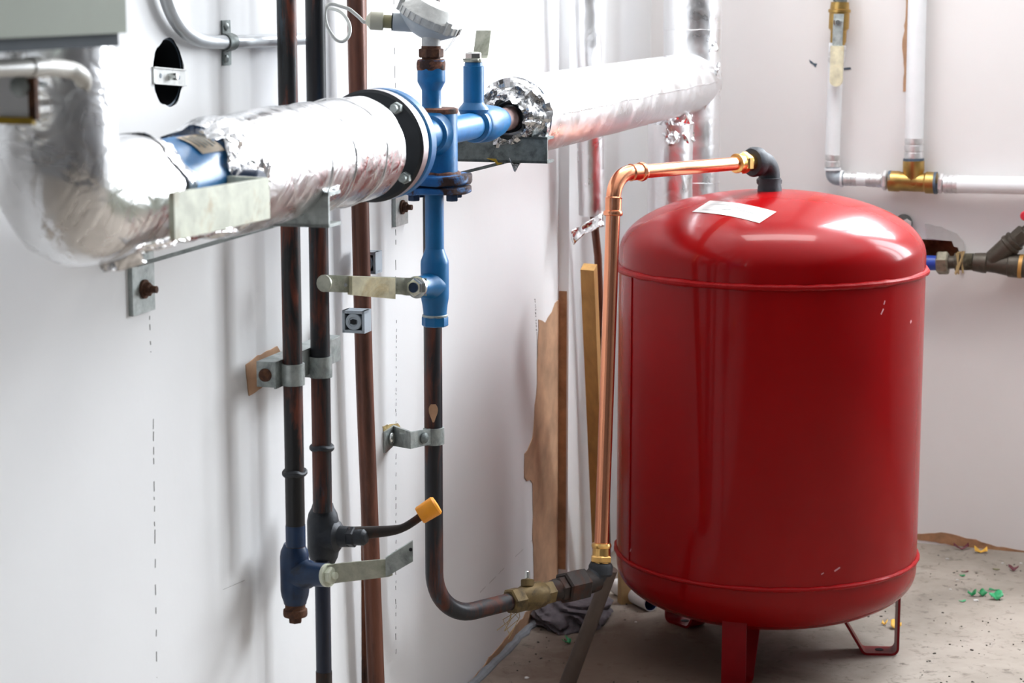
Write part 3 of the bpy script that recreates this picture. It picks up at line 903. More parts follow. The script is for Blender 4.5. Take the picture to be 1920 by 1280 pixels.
nd = (up(T, ZM) - fA).normalized()
mb = MB(); mb.cyl(fA + L * .05, up(T, ZM), .0225, 36); mb.done('neck', M['bluework'], ft)
tq = up(T, ZM) - L * (rT * .98)
mb = MB(); mb.lathe(tq - L * .014, L, [(0, .0225), (.003, .0275), (.009, .0285), (.016, .033), (.02, .02)], 36); mb.done('weld_collar', M['bluework'], ft)
zf = zat(T, 340); rF = rad(140, up(T, zf))
FC = at(816, 340, up(T, zf)); 
mb = MB(); ring_prof = [(0, rF * .97), (.002, rF), (.011, rF), (.013, rF * .975), (.0135, rT)]
mb.lathe(up(FC, zf - .002), Z, ring_prof, 64)
for v in mb.bm.verts: v.co += V((nz(v.co, 60), nz(v.co, 60, 3), nz(v.co, 50, 5))) * .0022
mb.done('bottom_flange', M['rustblue'], ft)
mb = MB(); mb.lathe(up(FC, zf - .016), Z, [(0, rF * .95), (.002, rF * .985), (.009, rF * .985), (.0105, rF * .95)], 64)
for v in mb.bm.verts: v.co += V((nz(v.co, 60, 8), nz(v.co, 60, 9), nz(v.co, 50, 7))) * .0022
mb.done('blind_flange', M['rustblue'], ft)
mb = MB(); ring = []
for i in range(61):
    th = 2 * math.pi * i / 60; ring.append(up(T, zt0 + .0) + V((math.cos(th), math.sin(th), 0)) * (rT * 1.04))
mb.tube(ring, [.0042 + .002 * nz(p, 70) for p in ring], 8, False); mb.done('foot_weld', M['rust'], ft)
for k in range(4):
    th = math.radians(-50 + 90 * k); p = up(FC, zf - .018) + V((math.cos(th), math.sin(th), 0)) * (rF * .72)
    mb = MB(); mb.hexn(p - Z * .008, p + Z * .002, .0095); mb.done('bolt', M['bluedark'], ft)

# blue drain valve hanging below
DV = at(815, 480, up(T, .8)); DV = up(DV, 0)
dv = thing('ball_valve', 'bright blue drain valve hanging under the flanged tee with a cream-sleeved lever', 'valve', up(DV, zat(DV, 612)))
def dz(py): return zat(DV, py)
q_ = up(DV, dz(520))
mb = MB(); mb.lathe(up(DV, dz(476)), Z, [(0, rad(35, q_)), (zf - .016 - dz(476), rad(35, q_))], 36); mb.done('inlet_pipe', M['blue'], dv)
def zprof(rows):                      # rows of (py, px width) from top down -> lathe along -Z
    z0_ = dz(rows[0][0]); return [(z0_ - dz(py), rad(w_, q_)) for py, w_ in rows]
mb = MB(); mb.lathe(up(DV, dz(466)), -Z, zprof([(466, 36), (470, 38), (478, 44), (488, 52), (494, 53), (550, 53), (560, 52), (570, 48), (582, 45), (592, 44)]), 44)
mb.done('body', M['blue'], dv)
mb = MB(); mb.lathe(up(DV, dz(590)), -Z, zprof([(592, 45), (594, 48), (597, 50), (611, 50), (613, 46)]), 8); mb.done('plug', M['blue'], dv)
mb = MB(); mb.lathe(up(DV, dz(589)), -Z, zprof([(592, 46), (593, 48), (596, 48), (597, 45)]), 40); mb.done('seal_ring', M['zinc'], dv)
sdir = (N * -.42 - L * .9 + Z * .02).normalized()
s0 = up(DV, dz(534)); s1 = s0 + sdir * .060
# keep the stem end where the photograph has it
s1 = at(783, 538, s1); sdir = (s1 - s0).normalized()
mb = MB(); mb.lathe(s0, sdir, [(0, .021), (.018, .0205), (.026, .0165), ((s1 - s0).length, .016)], 36); mb.done('stem', M['blue'], dv)
mb = MB(); mb.cyl(s1, s1 + sdir * .004, .0165, 32); mb.hexn(s1 + sdir * .004, s1 + sdir * .012, .0135); nut = mb.done('nut', M['zincbright'], dv)
mb = MB(); mb.cyl(s1 + sdir * .010, s1 + sdir * .0135, .0075, 24); mb.done('spindle', M['bluedark'], nut)
sl = s1 + sdir * .002
l0, l1, l2, l3 = at(800, 538, sl), at(760, 537, sl), at(752, 536, sl + sdir * .010), at(608, 531, sl + V((0, -.105, 0)))
mb = MB(); mb.strip([l0, l1, l2, at(735, 535, sl + V((0, -.02, 0))), l3], Z, [.026, .026, .025, .025, .024], .0028)
e_ = l3; mb.lathe(l3 + sdir * -.0014, sdir, [(0, .0122), (.0028, .0122)], 24)
lev = mb.done('lever', M['lever'], dv, bev=.0006)
mb = MB(); mb.strip([at(737, 540, sl + V((0, -.022, 0))), at(656, 535, sl + V((0, -.078, 0)))], Z, [.031, .027], .011); mb.done('sleeve', M['cream'], lev, bev=.0015)
mb = MB(); mb.cyl(at(648, 534, sl + V((0, -.076, 0))), at(648, 534, sl + V((0, -.082, 0))), .0028, 12); mb.done('rivet', M['zincbright'], lev)

# sensor pocket, hex, head, gland and cable
SP = at(809, 180, up(T, zt1)); SP = up(SP, 0)
sn = thing('temperature_sensor', 'grey round sensor head on a rusty hex above the blue tee', 'sensor', up(SP, zt1))
def sz(py): return zat(SP, py)
qs = up(SP, sz(140))
def sprof(rows):
    z0_ = sz(rows[0][0]); return [(z0_ - sz(py), rad(w_, qs)) for py, w_ in rows]
mb = MB(); mb.lathe(up(SP, sz(112)), -Z, sprof([(112, 47), (113, 52), (151, 53), (154, 52), (168, 37), (170, 36), (196, 36), (203, 39), (207, 46)]), 44); mb.done('pocket', M['bluework'], sn)
mb = MB(); mb.lathe(up(SP, sz(111)), -Z, sprof([(111, 45), (112, 51), (118, 54.5), (126, 54.2), (131, 52.8), (133, 50)]), 44)
for v in mb.bm.verts: v.co += V((nz(v.co, 90), nz(v.co, 90, 3), nz(v.co, 70, 5))) * .0012
mb.done('rust_crown', M['rust'], sn)
mb = MB(); mb.lathe(up(SP, sz(104)), -Z, sprof([(104, 33), (113, 34)]), 30); mb.done('thread', M['rustbolt'], sn)
mb = MB(); mb.lathe(up(SP, sz(91)), -Z, sprof([(91, 42), (92, 47), (106, 47), (108, 43)]), 6, ph=.35); mb.done('hex', M['rustbolt'], sn)
mb = MB(); mb.lathe(up(SP, sz(60)), -Z, sprof([(60, 34), (92, 34)]), 32); nk = mb.done('neck', M['headgrey'], sn)
mb = MB(); mb.lathe(up(SP, sz(86)), -Z, sprof([(86, 34), (87, 37), (92, 37), (93, 33)]), 32); mb.done('rust_ring', M['rustbolt'], nk)
HCn = at(805, 38, qs)
ax = V((.40, -.16, .90)).normalized()
k_ = rad(2, qs)       # metres per pixel
k_ = depth(qs) / F
mb = MB(); mb.lathe(HCn - ax * (34 * k_), ax, [(0, 14 * k_), (4 * k_, 28 * k_), (12 * k_, 40 * k_), (26 * k_, 57 * k_), (30 * k_, 59 * k_)], 48); mb.done('housing', M['headblue'], sn)
mb = MB(); mb.lathe(HCn - ax * (4 * k_), ax, [(0, 58 * k_), (1 * k_, 61 * k_), (15 * k_, 61 * k_), (18 * k_, 58 * k_), (24 * k_, 48 * k_), (34 * k_, 40 * k_), (37 * k_, 36 * k_), (38 * k_, .0001)], 56)
cap = mb.done('cap', M['headgrey'], sn)
ca_, cb_ = basis(ax)
mb = MB()
for i in range(28):
    th = 2 * math.pi * i / 28; q = ca_ * math.cos(th) + cb_ * math.sin(th)
    mb.box(HCn + ax * (4 * k_) + q * (61.5 * k_), q.cross(ax), ax, q, 3 * k_, 13 * k_, 2.4 * k_)
mb.done('grip_rib', M['headgrey'], cap)
for dth in (.0, 2.1, 4.2):
    mb = MB(); th = 2.75 + dth; q = ca_ * math.cos(th) + cb_ * math.sin(th)
    mb.box(HCn + ax * (8 * k_) + q * (61 * k_), q.cross(ax), ax, q, 9 * k_, 24 * k_, 9 * k_)
    mb.done('cap_lug', M['headgrey'], cap, bev=.0008)
g0, g1 = at(788, 44, qs), at(737, 41, qs)
mb = MB(); mb.cyl(g0, g1, 17 * k_, 32, bev=.0008); mb.done('cable_port', M['headblue'], sn)
gd = (g1 - g0).normalized()
mb = MB(); mb.cyl(g1, g1 + gd * (2 * k_), 16.5 * k_, 32); mb.done('port_seal', M['hole'], sn)
mb = MB(); mb.cyl(g1 + gd * (2 * k_), g1 + gd * (20 * k_), 12.5 * k_, 32); gl = mb.done('gland_thread', M['olive'], sn)
mb = MB(); mb.lathe(g1 + gd * (18 * k_), gd, [(0, 16 * k_), (1 * k_, 17 * k_), (24 * k_, 17 * k_), (30 * k_, 10 * k_), (33 * k_, 6 * k_)], 24); mb.done('gland', M['gland'], sn)
cp_ = [(690, 40), (682, 41), (675, 34), (666, 26), (656, 18), (646, 14), (636, 11), (626, 8), (618, 8), (612, 13), (609, 26), (612, 45), (620, 62), (630, 74), (641, 78), (651, 72), (656, 60), (655, 46), (648, 32), (638, 22), (626, 17), (610, 16), (598, 19)]
base = g1 + gd * (50 * k_); cable = []
for i, (x, y) in enumerate(cp_):
    cable.append(at(x, y, base + V((0, 1, 0)) * (.0 + .004 * max(0, i - 8))))
def smooth(pts, n=6):
    out = []
    for i in range(len(pts) - 1):
        p0, p1, p2, p3 = pts[max(i - 1, 0)], pts[i], pts[i + 1], pts[min(i + 2, len(pts) - 1)]
        for k in range(n):
            t = k / n
            out.append(.5 * ((2 * p1) + (p2 - p0) * t + (2 * p0 - 5 * p1 + 4 * p2 - p3) * t * t + (3 * p1 - p0 - 3 * p2 + p3) * t ** 3))
    out.append(pts[-1]); return out
mb = MB(); mb.tube(smooth(cable), 3.4 * k_, 12); mb.done('cable', M['cable'], sn)
mb = MB(); mb.tube([at(858, 62, qs), at(850, 78, qs), at(835, 96, qs)], .0004, 6); mb.tube([at(856, 63, qs), at(846, 80, qs), at(833, 96, qs)], .0004, 6); mb.done('seal_wire', M['zincdark'], sn)
mb = MB(); mb.box(at(850, 60, qs - V((0, .01, 0))), V((.93, 0, -.36)), V((0, 1, 0)), V((.36, 0, .93)), .014, .003, .010); mb.done('seal_tab', M['rustbolt'], sn)

# blue ball valve right of the tee
rv = thing('ball_valve', 'blue ball valve right of the tee with a tall stem and angled zinc lever', 'valve', ma(905) - Z * .035)
mb = MB(); mb.cyl(up(T, ZM) + L * rT * .8, ma(897), rad(50, ma(875)), 36); mb.done('inlet_pipe', M['bluelight'], rv)
c0 = ma(886); rr = rad(64, ma(905))
ln2 = (ma(938) - c0).length
mb = MB(); mb.lathe(c0, L, [(0, rr * .80), (.004, rr * .98), (.012, rr * 1.02), (.018, rr * .96), (.022, rr * 1.05), (ln2 * .45, rr * 1.10), (ln2 * .8, rr * .92), (ln2, rr * .70)], 48)
mb.done('body', M['bluework'], rv)
SV = ma(889); SV = at(888, 200, SV); SV = up(SV, 0)
def vz(py): return zat(SV, py)
qv = up(SV, vz(150)); kv = depth(qv) / F
def vprof(rows):
    z0_ = vz(rows[0][0]); return [(z0_ - vz(py), rad(w_, qv)) for py, w_ in rows]
mb = MB(); mb.lathe(up(SV, vz(116)), -Z, vprof([(116, 30), (117, 33), (123, 34), (124, 39), (192, 39), (196, 44), (200, 52), (205, 58), (215, 50)]), 44); mb.done('stem', M['blue'], rv)
mb = MB(); mb.lathe(up(SV, vz(110)), -Z, vprof([(110, 38), (116, 38)]), 32); mb.lathe(up(SV, vz(97)), -Z, vprof([(97, 16), (97.5, 20), (111, 20)]), 20); mb.done('washer', M['lever'], rv)
mb = MB(); mb.lathe(up(SV, vz(98)), -Z, vprof([(98, 28), (100, 32), (110, 32)]), 6, ph=.2); mb.done('nut', M['zincbright'], rv)
zl0, zl1 = vz(111), vz(60)
e0 = up(SV, zl0) - L * .016; e1 = up(SV, zl0) + L * .030; e2 = up(SV, zl0 + .004) + L * .036; e3 = up(SV, zl1) + L * .052; e4 = e3 + L * .135
mb = MB(); mb.strip([e0, e1, e2, e3, e4], N, .024, .0026); mb.done('lever', M['lever'], rv, bev=.0005)
# primed stub into the next jacket
ps = thing('pipe_stub', 'short pinkish primed pipe stub between the blue valve and grey foil mouth', 'pipe', ma(940) - Z * .02)
mb = MB(); mb.cyl(ma(930), ma(1000), rad(44, ma(945)), 36); mb.done('pipe', M['pinkpaint'], ps)

# long right foil jacket
rf = thing('foil_wrapped_pipe', 'long smooth foil-wrapped pipe running back from the grey foil mouth to the corner', 'insulated pipe', ma(1100) - Z * .07)
q0 = ma(962); q1 = ma(1300)
rR = .066
pth = dense([q0, q1], .012)
mb = MB(); mb.tube(pth, rR, 80, True, wrinkle(.0008, 6, 22, .003)); mb.done('foil_jacket', M['foilflat'], rf, sharp=80)
# seam strip along the jacket
mb = MB()
sm = dense([ma(985), ma(1290)], .02); qd = (a1 * .05 + N * 1.0).normalized()
mb.tube([p + qd * (rR + .0008) + Z * (.003 * nz(p, 10)) for p in sm], .0011, 6); mb.done('seam', M['foilcr'], rf)
# crumpled mouth: end cap folded inward around the stub
mb = MB(); rings = []
for j in range(9):
    ring = []
    for i in range(n_):
        th = 2 * math.pi * i / n_
        v3 = V((math.cos(th) * 1.5, math.sin(th) * 1.5, 3 + j * .22))
        rr = rR * (1.015 - .068 * j) + .0045 * nz(v3, 2.6)
        dd = (-.002 if j == 0 else -.010 - .004 * j) + .014 * nz(v3, 1.9) + .006 * nz(v3, 4.5)
        ring.append(mb.bm.verts.new(q0 + L * dd + (a1 * math.cos(th) + b1 * math.sin(th)) * rr))
    rings.append(ring)
for x, y in zip(rings, rings[1:]): mb.bridge(x, y)
mb.done('crumpled_mouth', M['foildark'], rf, sharp=22)
sheet('foil_flap', [at(955, 296, q0 - L * .02), at(986, 291, q0 - L * .02), at(966, 322, q0 - L * .02), at(963, 320, q0 - L * .02)], M['foildark'], rf, .002, 21)
mb = MB(); f0 = q0 - L * .015; mb.prism([at(912, 297, f0), at(950, 298, f0), at(940, 307, f0), at(932, 309, f0), at(926, 302, f0)], L * .02); mb.done('foam_edge', M['foam'], rf)

# wall brackets: channel arm, wall plate, brace
def bracket(wallp, ztop, reach, platebot, label, tipcut=0, name='wall_bracket', hgt=.042, mat='zincdark', bracebot=None):
    wp = up(wallp, 0)
    b = thing(name, label, 'bracket', up(wp, platebot), 'triangular wall brackets under the insulated line')
    mb = MB()
    c = wp + N * (reach / 2) + Z * (ztop - hgt / 2)
    mb.box(c - L * .018, N, L, Z, reach, .004, hgt)
    mb.box(c + Z * (hgt / 2 - .002), N, L, Z, reach, .040, .004)
    mb.box(c - Z * (hgt / 2 - .002), N, L, Z, reach, .040, .004)
    mb.done('arm', M[mat], b, bev=.0006)
    mb = MB(); ph = ztop + .01 - platebot
    mb.box(wp + N * .003 + Z * (platebot + ph / 2), L, N, Z, .060, .006, ph); mb.done('wall_plate', M['zinc'], b, bev=.0015)
    bz = platebot + .062 if bracebot is None else bracebot
    mb = MB(); mb.strip([wp + N * .006 + Z * bz, wp + N * (reach * .72) + Z * (ztop - hgt)], L, .034, .005); mb.done('brace', M[mat], b)
    bp = wp + N * .006 + Z * (platebot + .030)
    mb = MB(); mb.cyl(bp, bp + N * .003, .012, 24); mb.hexn(bp + N * .003, bp + N * .010, .0085); mb.cyl(bp + N * .010, bp + N * .018, .0045, 16)
    mb.done('anchor_bolt', M['rustbolt'], b)
    return b
BR2 = hitwall(q0 - L * .012); zb2 = ZM - .027
b2 = bracket(BR2, at(960, 254, q0).z, .262, zat(hitwall(wl(733, 400)), 426), 'galvanized bracket at the grey foil mouth with its channel end showing')
BR1 = wl(262, 560); z1_ = zat(BR1, 586)
tip = wl(588, 378, .24)
b1_ = bracket(BR1, tip.z + .012, .262, z1_, 'galvanized bracket under the left foil jacket with a rusty wall bolt', mat='zinc')
nb = wl(588, 400, .235)
mb = MB(); mb.hexn(nb - Z * .006, nb + Z * .008, .0085); mb.cyl(nb - Z * .014, nb - Z * .005, .005, 14); mb.done('tip_bolt', M['zinc'], b1_)
# clamp around the stub
ub = thing('pipe_clamp', 'steel u-bolt holding the pink pipe stub on the channel bracket', 'clamp', q0 - L * .012 - Z * .03)
ring = []
uc = q0 - L * .022; ru = rad(44, uc) * 1.35
for i in range(25):
    th = math.radians(-10 + 200 * i / 24); ring.append(uc + N * (math.cos(th) * ru) + Z * (math.sin(th) * ru + .002))
ring = [ring[0] - Z * .028] + ring + [ring[-1] - Z * .028]
mb = MB(); mb.tube(ring, .0042, 12); mb.done('u_bolt', M['zincdark'], ub)
mb = MB(); mb.lathe(uc - L * .004 + Z * .002, L, [(0, ru * .80), (0, ru * .98), (.010, ru * .98), (.010, ru * .80)], 36, False); mb.done('rubber_liner', M['hole'], ub)
# ------------------------------------------------------------------ the pair of dark steel pipes on the left wall
S1 = .066
P1 = up(wl(549, 700, S1), 0); P2 = up(wl(601, 700, S1), 0)
r1_ = rad(36.5, up(P1, .7)); r2_ = rad(36.5, up(P2, .7))
def zz(P, py): return zat(P, py)
sp1 = thing('steel_pipe', 'dark rusty steel pipe at the left ending in a dark blue valve', 'pipe', up(P1, zz(P1, 1020)))
mb = MB(); pts = dense([up(P1, zz(P1, 1024)), up(P1, ZC - .01)], .03); mb.tube(pts, r1_, 32); mb.done('pipe', M['steel1'], sp1)
def weld(P, py, r, parent, hpx=18):
    mb = MB(); ring = []
    for i in range(49):
        th = 2 * math.pi * i / 48; ring.append(up(P, zz(P, py)) + V((math.cos(th) * r, math.sin(th) * r, .0012 * math.sin(3 * th))))
    mb.tube(ring, [.0042 + .0018 * nz(p, 80) for p in ring], 10, False); mb.done('weld_ring', M['blackiron'], parent)
weld(P1, 886, r1_, sp1)
sp2 = thing('steel_pipe', 'dark rusty steel pipe passing down to the black valve with the orange knob', 'pipe', up(P2, zz(P2, 955)))
mb = MB(); mb.tube(dense([up(P2, zz(P2, 958)), up(P2, ZC - .01)], .03), r2_, 32); mb.done('pipe', M['steel2'], sp2)
weld(P2, 838, r2_, sp2)
sp3 = thing('steel_pipe', 'narrow blue-black pipe below the black valve reaching the floor', 'pipe', up(P2, 0))
P2b = at(606, 1170, up(P2, .35)); P2b = up(P2b, 0)
mb = MB(); mb.tube([up(P2b, .0), up(P2b, zz(P2b, 1050))], rad(29, up(P2b, .3)), 28); mb.done('pipe', patchy('blue_black_pipe', '#152035', '#2a221f', .4, .6, .1, .5, .62, 9, .15, (1.4, 1.4, .3)), sp3)
mb = MB(); mb.tube([up(P2b, .0), up(P2b, zz(P2b, 1258))], rad(30.5, up(P2b, .2)), 28); mb.done('rusty_foot', M['rustiron'], sp3)

# dark blue valve with the long zinc lever
v1 = thing('ball_valve', 'dark blue ball valve at the lower end of the left pipe with a bare lever', 'valve', up(P1, zz(P1, 1166)))
PB = up(at(552.5, 1075, up(P1, .3)), 0); qb = up(PB, zz(PB, 1075)); kb = depth(qb) / F
def bprof(rows, P=None):
    P = PB if P is None else P
    z0_ = zz(P, rows[0][0]); return [(z0_ - zz(P, py), w_ / 2 * kb) for py, w_ in rows]
mb = MB(); mb.lathe(up(P1, zz(P1, 984)), -Z, bprof([(984, 37), (1022, 37)]), 32); mb.done('inlet_pipe', M['bluedark'], v1)
mb = MB(); mb.lathe(up(PB, zz(PB, 1018)), -Z, bprof([(1018, 38), (1023, 42), (1032, 51), (1042, 54), (1105, 54), (1116, 51), (1126, 44), (1131, 42)]), 44); mb.done('body', M['bluedark'], v1)
mb = MB(); mb.lathe(up(PB, zz(PB, 1129)), -Z, bprof([(1129, 38), (1142, 38)]), 30); mb.done('outlet', M['rustbolt'], v1)
mb = MB(); mb.lathe(up(PB, zz(PB, 1140)), -Z, bprof([(1140, 38), (1142, 45), (1150, 46), (1154, 44), (1155, 30)]), 36); mb.lathe(up(PB, zz(PB, 1154)), -Z, bprof([(1154, 27), (1166, 25)]), 6); mb.done('end_plug', M['rustbolt'], v1)
s0 = qb; s1 = at(612, 1078, qb - L * .03 + N * .02); sd_ = (s1 - s0).normalized(); sl_ = (s1 - s0).length
mb = MB(); mb.lathe(s0, sd_, [(0, .021), (sl_ * .45, .0205), (sl_ * .55, .017), (sl_, .0165)], 36); mb.done('stem', M['bluedark'], v1)
mb = MB(); mb.cyl(s1, s1 + sd_ * .005, .0165, 28); mb.hexn(s1 + sd_ * .004, s1 + sd_ * .013, .0125); mb.cyl(s1 + sd_ * .013, s1 + sd_ * .018, .005, 16); mb.done('nut', M['creamgrey'], v1)
sl = s1 + sd_ * .004
mb = MB(); mb.strip([at(612, 1077, sl), at(640, 1073, sl), at(728, 1064, sl), at(736, 1061, sl)], Z, [.028, .028, .026, .026], .003); lv1 = mb.done('lever', M['lever'], v1, bev=.0005)
mb = MB(); mb.strip([at(723, 1063, sl - V((0, .006, 0))), at(774, 1032, sl - V((0, .006, 0)))], Z, [.028, .030], .005); mb.done('grip', M['zinc'], lv1, bev=.0015)
mb = MB(); mb.cyl(at(770, 1030, sl - L * .010), at(770, 1030, sl - L * .0112), .0026, 12); mb.done('grip_hole', M['hole'], lv1)

# black valve with an orange knob
v2 = thing('ball_valve', 'black iron ball valve with a bent rod handle tipped by an orange knob', 'valve', up(P2, zz(P2, 1058)))
PK = up(at(606, 1004, up(P2, .4)), 0); qk = up(PK, zz(PK, 1004)); kb = depth(qk) / F
mb = MB(); mb.lathe(up(PK, zz(PK, 944)), -Z, bprof([(944, 38), (952, 43), (962, 54), (976, 60), (1030, 60), (1044, 54), (1054, 44), (1060, 36)], PK), 44); mb.done('body', M['blackiron'], v2)
s1 = at(655, 1006, qk + N * .035 - L * .005); sd_ = (s1 - qk).normalized(); ls = (s1 - qk).length
mb = MB(); mb.lathe(qk, sd_, [(0, .025), (ls * .55, .023), (ls * .66, .016), (ls, .015)], 32); mb.done('stem', M['blackiron'], v2)
mb = MB(); mb.hexn(s1 - sd_ * .004, s1 + sd_ * .010, .0155); mb.lathe(s1 + sd_ * .009, sd_, [(0, .012), (.014, .012), (.019, .008), (.021, .001)], 24); mb.done('cap_nut', M['blackiron'], v2)
hb_ = s1 + sd_ * .0
hp = [at(655, 1001, hb_), at(690, 998, hb_), at(735, 994, hb_ - L * .005), at(762, 986, hb_ - L * .008), at(800, 960, hb_ - L * .012)]
mb = MB(); mb.tube(smooth(hp, 8), [.0115] + [.0112 - .0052 * min(1, i / 22) for i in range(1, 33)], 20); hd = mb.done('handle', M['rustiron'], v2)
kd = (hp[4] - hp[3]).normalized()
k0 = at(786, 967, hp[4]); k1 = at(821, 945, hp[4])
mb = MB(); kd = (k1 - k0).normalized(); kl = (k1 - k0).length
mb.lathe(k0, kd, [(0, .008), (.0005, .0125), (.003, .0135), (kl - .004, .0145), (kl - .001, .0125), (kl, .0001)], 32); mb.done('knob', M['orange'], hd, label='orange plastic knob')

# shared clamp rail
cr = thing('pipe_clamp', 'galvanized double clamp holding the two dark pipes beside the plaster patch', 'clamp', wl(500, 740, .0))
zc1, zc2 = zz(P1, 701), zz(P2, 687)
pa_ = wl(500, 690, .030)                       # along the rail
pr0, pr1 = along(up(pa_, zc1), L, 489), along(up(pa_, zc1), L, 612)
rlen = (pr1 - pr0).length; mc = (pr0 + pr1) / 2
mb = MB()
mb.box(up(mc, zc1 + .019) + N * .008, L, N, Z, rlen, .028, .003); mb.box(up(mc, zc1 + .001) + N * .021, L, N, Z, rlen, .003, .036)
mb.done('rail', M['zinc'], cr, bev=.0005)
for px_, mt in ((489.5, 'zinc'), (606, 'zinc')):
    c = along(up(pa_, zc1 + .002), L, px_)
    mb = MB(); mb.box(c + N * .008, L, N, Z, .003, .028, .034); ft_ = mb.done('foot', M[mt], cr, bev=.0005)
    if px_ < 500:
        mb = MB(); mb.lathe(c + N * .007 - L * .0015, -L, [(0, .0095), (.003, .009), (.006, .006), (.007, .001)], 20); mb.done('bolt', M['rustbolt'], ft_)
c = wl(578, 657, .003); mb = MB(); mb.box(c, L, N, Z, .05, .006, .026); mb.box(c + N * .016 - Z * .006 , L, N, Z, .020, .036, .012); mb.done('wall_plate', M['headgrey'], cr, bev=.001)
for P, zc_2, r in ((P1, zc1, r1_), (P2, zc2, r2_)):
    mb = MB(); ring = []
    for i in range(25):
        th = math.radians(-130 + 260 * i / 24)
        ring.append(up(P, zc_2) + (N * math.cos(th) - L * math.sin(th)) * (r + .0016))
    mb.strip(ring, Z, .030, .0028)
    e0_ = up(P, zc_2) - N * (r + .014) - L * .008
    mb.box(e0_, L, N, Z, .003, .034, .030)
    bnd = mb.done('band', M['zinc'], cr)
    eb = e0_ - N * .002 - L * .0015
    mb = MB(); mb.lathe(eb, -L, [(0, .0095), (.003, .009), (.006, .006), (.007, .001)], 20); mb.done('bolt', M['rustbolt'], bnd)

# standoff clamp on the drop pipe
dc = thing('pipe_clamp', 'galvanized stand-off clamp on the dark drop pipe with an angled wall foot', 'clamp', wl(733, 838))
zc3 = zat(DP, 816)
A0 = wl(721, 826, .004); A1 = wl(742, 812, .006); A2 = at(763, 803, wl(763, 803, .055)); A3 = up(DP, zc3 + .002) - L * (rD + .003) + N * .0
A2 = up(DP, zc3 + .003) - L * .060 - N * .018
mb = MB(); mb.strip([wl(721, 829, .003), wl(738, 816, .004), A2, A3], Z, [.036, .034, .028, .026], .004); mb.done('arm', M['zinc'], dc, bev=.0005)
mb = MB(); ring = []
for i in range(25):
    th = math.radians(-140 + 280 * i / 24); d_ = N * math.cos(th) - L * math.sin(th)
    ring.append(up(DP, zc3) + d_ * (rD + .0016))
mb.strip(ring, Z, .028, .0028); mb.done('band', M['zinc'], dc)
eb = A3 * .62 + A2 * .38
nn_ = (A3 - A2).cross(Z).normalized(); nn_ = nn_ if nn_.dot(EYE - eb) > 0 else -nn_
mb = MB(); mb.lathe(eb + nn_ * .002, nn_, [(0, .0095), (.003, .009), (.005, .005), (.006, .001)], 24); mb.done('bolt', M['zincdark'], dc)
fb = wl(732, 821, .007)
mb = MB(); mb.cyl(fb, fb + N * .006, .009, 16, bev=.002); mb.done('wall_screw', M['zincbright'], dc)
wpatch([(717, 800), (728, 796), (745, 793), (750, 800), (748, 826), (738, 834), (728, 842), (720, 838)], patchy('glue_stain', '#b7a06c', '#8a7440', .9, .9, 0, .4, .6, 60), .003, .006, name='filler_smear')

# ------------------------------------------------------------------ browned copper pair and the plastic clips
CA = wl(667, 0, .030); CB = wl(683, 700, .030); CC = wl(705, 1270, .030)
cz = lambda p: p
ctop = CA + (CA - CB).normalized() * .25
bot = CC + (CC - wl(697, 1000, .030)).normalized() * .12
bp1 = thing('copper_pipe', 'browned copper pipe clipped in front, slightly bowed, beside the dark pipes', 'pipe', fl(706, 1300))
def to_top(a, b):
    d = (a - b).normalized(); return a + d * ((ZC - .012 - a.z) / d.z)
pts = [to_top(wl(667, 0, .030), wl(674, 330, .030))] + smooth([wl(667, 0, .030), wl(674, 330, .030), wl(683, 700, .030), wl(693, 960, .030), wl(705, 1270, .030), wl(708, 1345, .030)], 10)
r_b = rad(33, wl(683, 700, .03))
mb = MB(); mb.tube(pts, r_b, 28); mb.done('pipe', M['brownpipe'], bp1)
bp2 = thing('copper_pipe', 'thinner browned copper pipe just behind the clipped one', 'pipe', fl(682, 1300))
mb = MB(); pts2 = [wl(674, -110, .016), wl(676, 0, .016), wl(677, 400, .016), wl(678, 760, .016), wl(680, 1270, .016), wl(680, 1340, .016)]
pts2 = [p + L * .055 for p in pts2]
def re(px, py, ref): return at(px, py, ref)
pts2 = [up(re(674, -110, pts2[0]), ZC - .012)] + smooth([re(x, y, p) for (x, y), p in zip(((674, -110), (676, 0), (677, 400), (678, 760), (681, 1270), (681, 1345)), pts2)], 8)
mb.tube(pts2, rad(23, pts2[20]), 24); mb.done('pipe', M['brownpipe2'], bp2)
def clip(cx, cy, s_c, label, w=.036, h=.034):
    c = wl(cx, cy, s_c)
    t = thing('pipe_clip', label, 'pipe clip', c - N * s_c - Z * h / 2, 'grey plastic pipe clips')
    mb = MB()
    mb.box(c + L * .006 - N * (w * .5 - s_c) * 0, N, L, Z, w, .008, h)
    for k in (-1, 1):
        mb.box(c + Z * (k * (h / 2 - .0022)) - L * .008, N, L, Z, w, .022, .0044); mb.box(c + N * (k * (w / 2 - .002)) - L * .008, N, L, Z, .004, .022, h)
    mb.done('body', M['greyplastic'], t, bev=.0006)
    mb = MB(); mb.box(c + L * .0015, N, L, Z, w - .006, .001, h - .008); mb.done('pocket', M['greydark'], t)
    mb = MB(); mb.lathe(c + L * .001, -L, [(0, .0128), (.019, .0128), (.020, .012), (.020, .0080), (.019, .0072), (.019, .0045), (.012, .004), (.012, .0001)], 32, False); hb2 = mb.done('screw_boss', M['greyplastic'], t)
    mb = MB(); mb.box(c - L * .0186, N, L, Z, .010, .002, .006); mb.done('slot', M['hole'], hb2, bev=.0004)
    return t
clip(671, 600, .052, 'grey plastic clip below the cream-sleeved lever on the browned pipe')
clip(692, 490, .030, 'grey plastic clip half hidden behind the browned copper pipe')

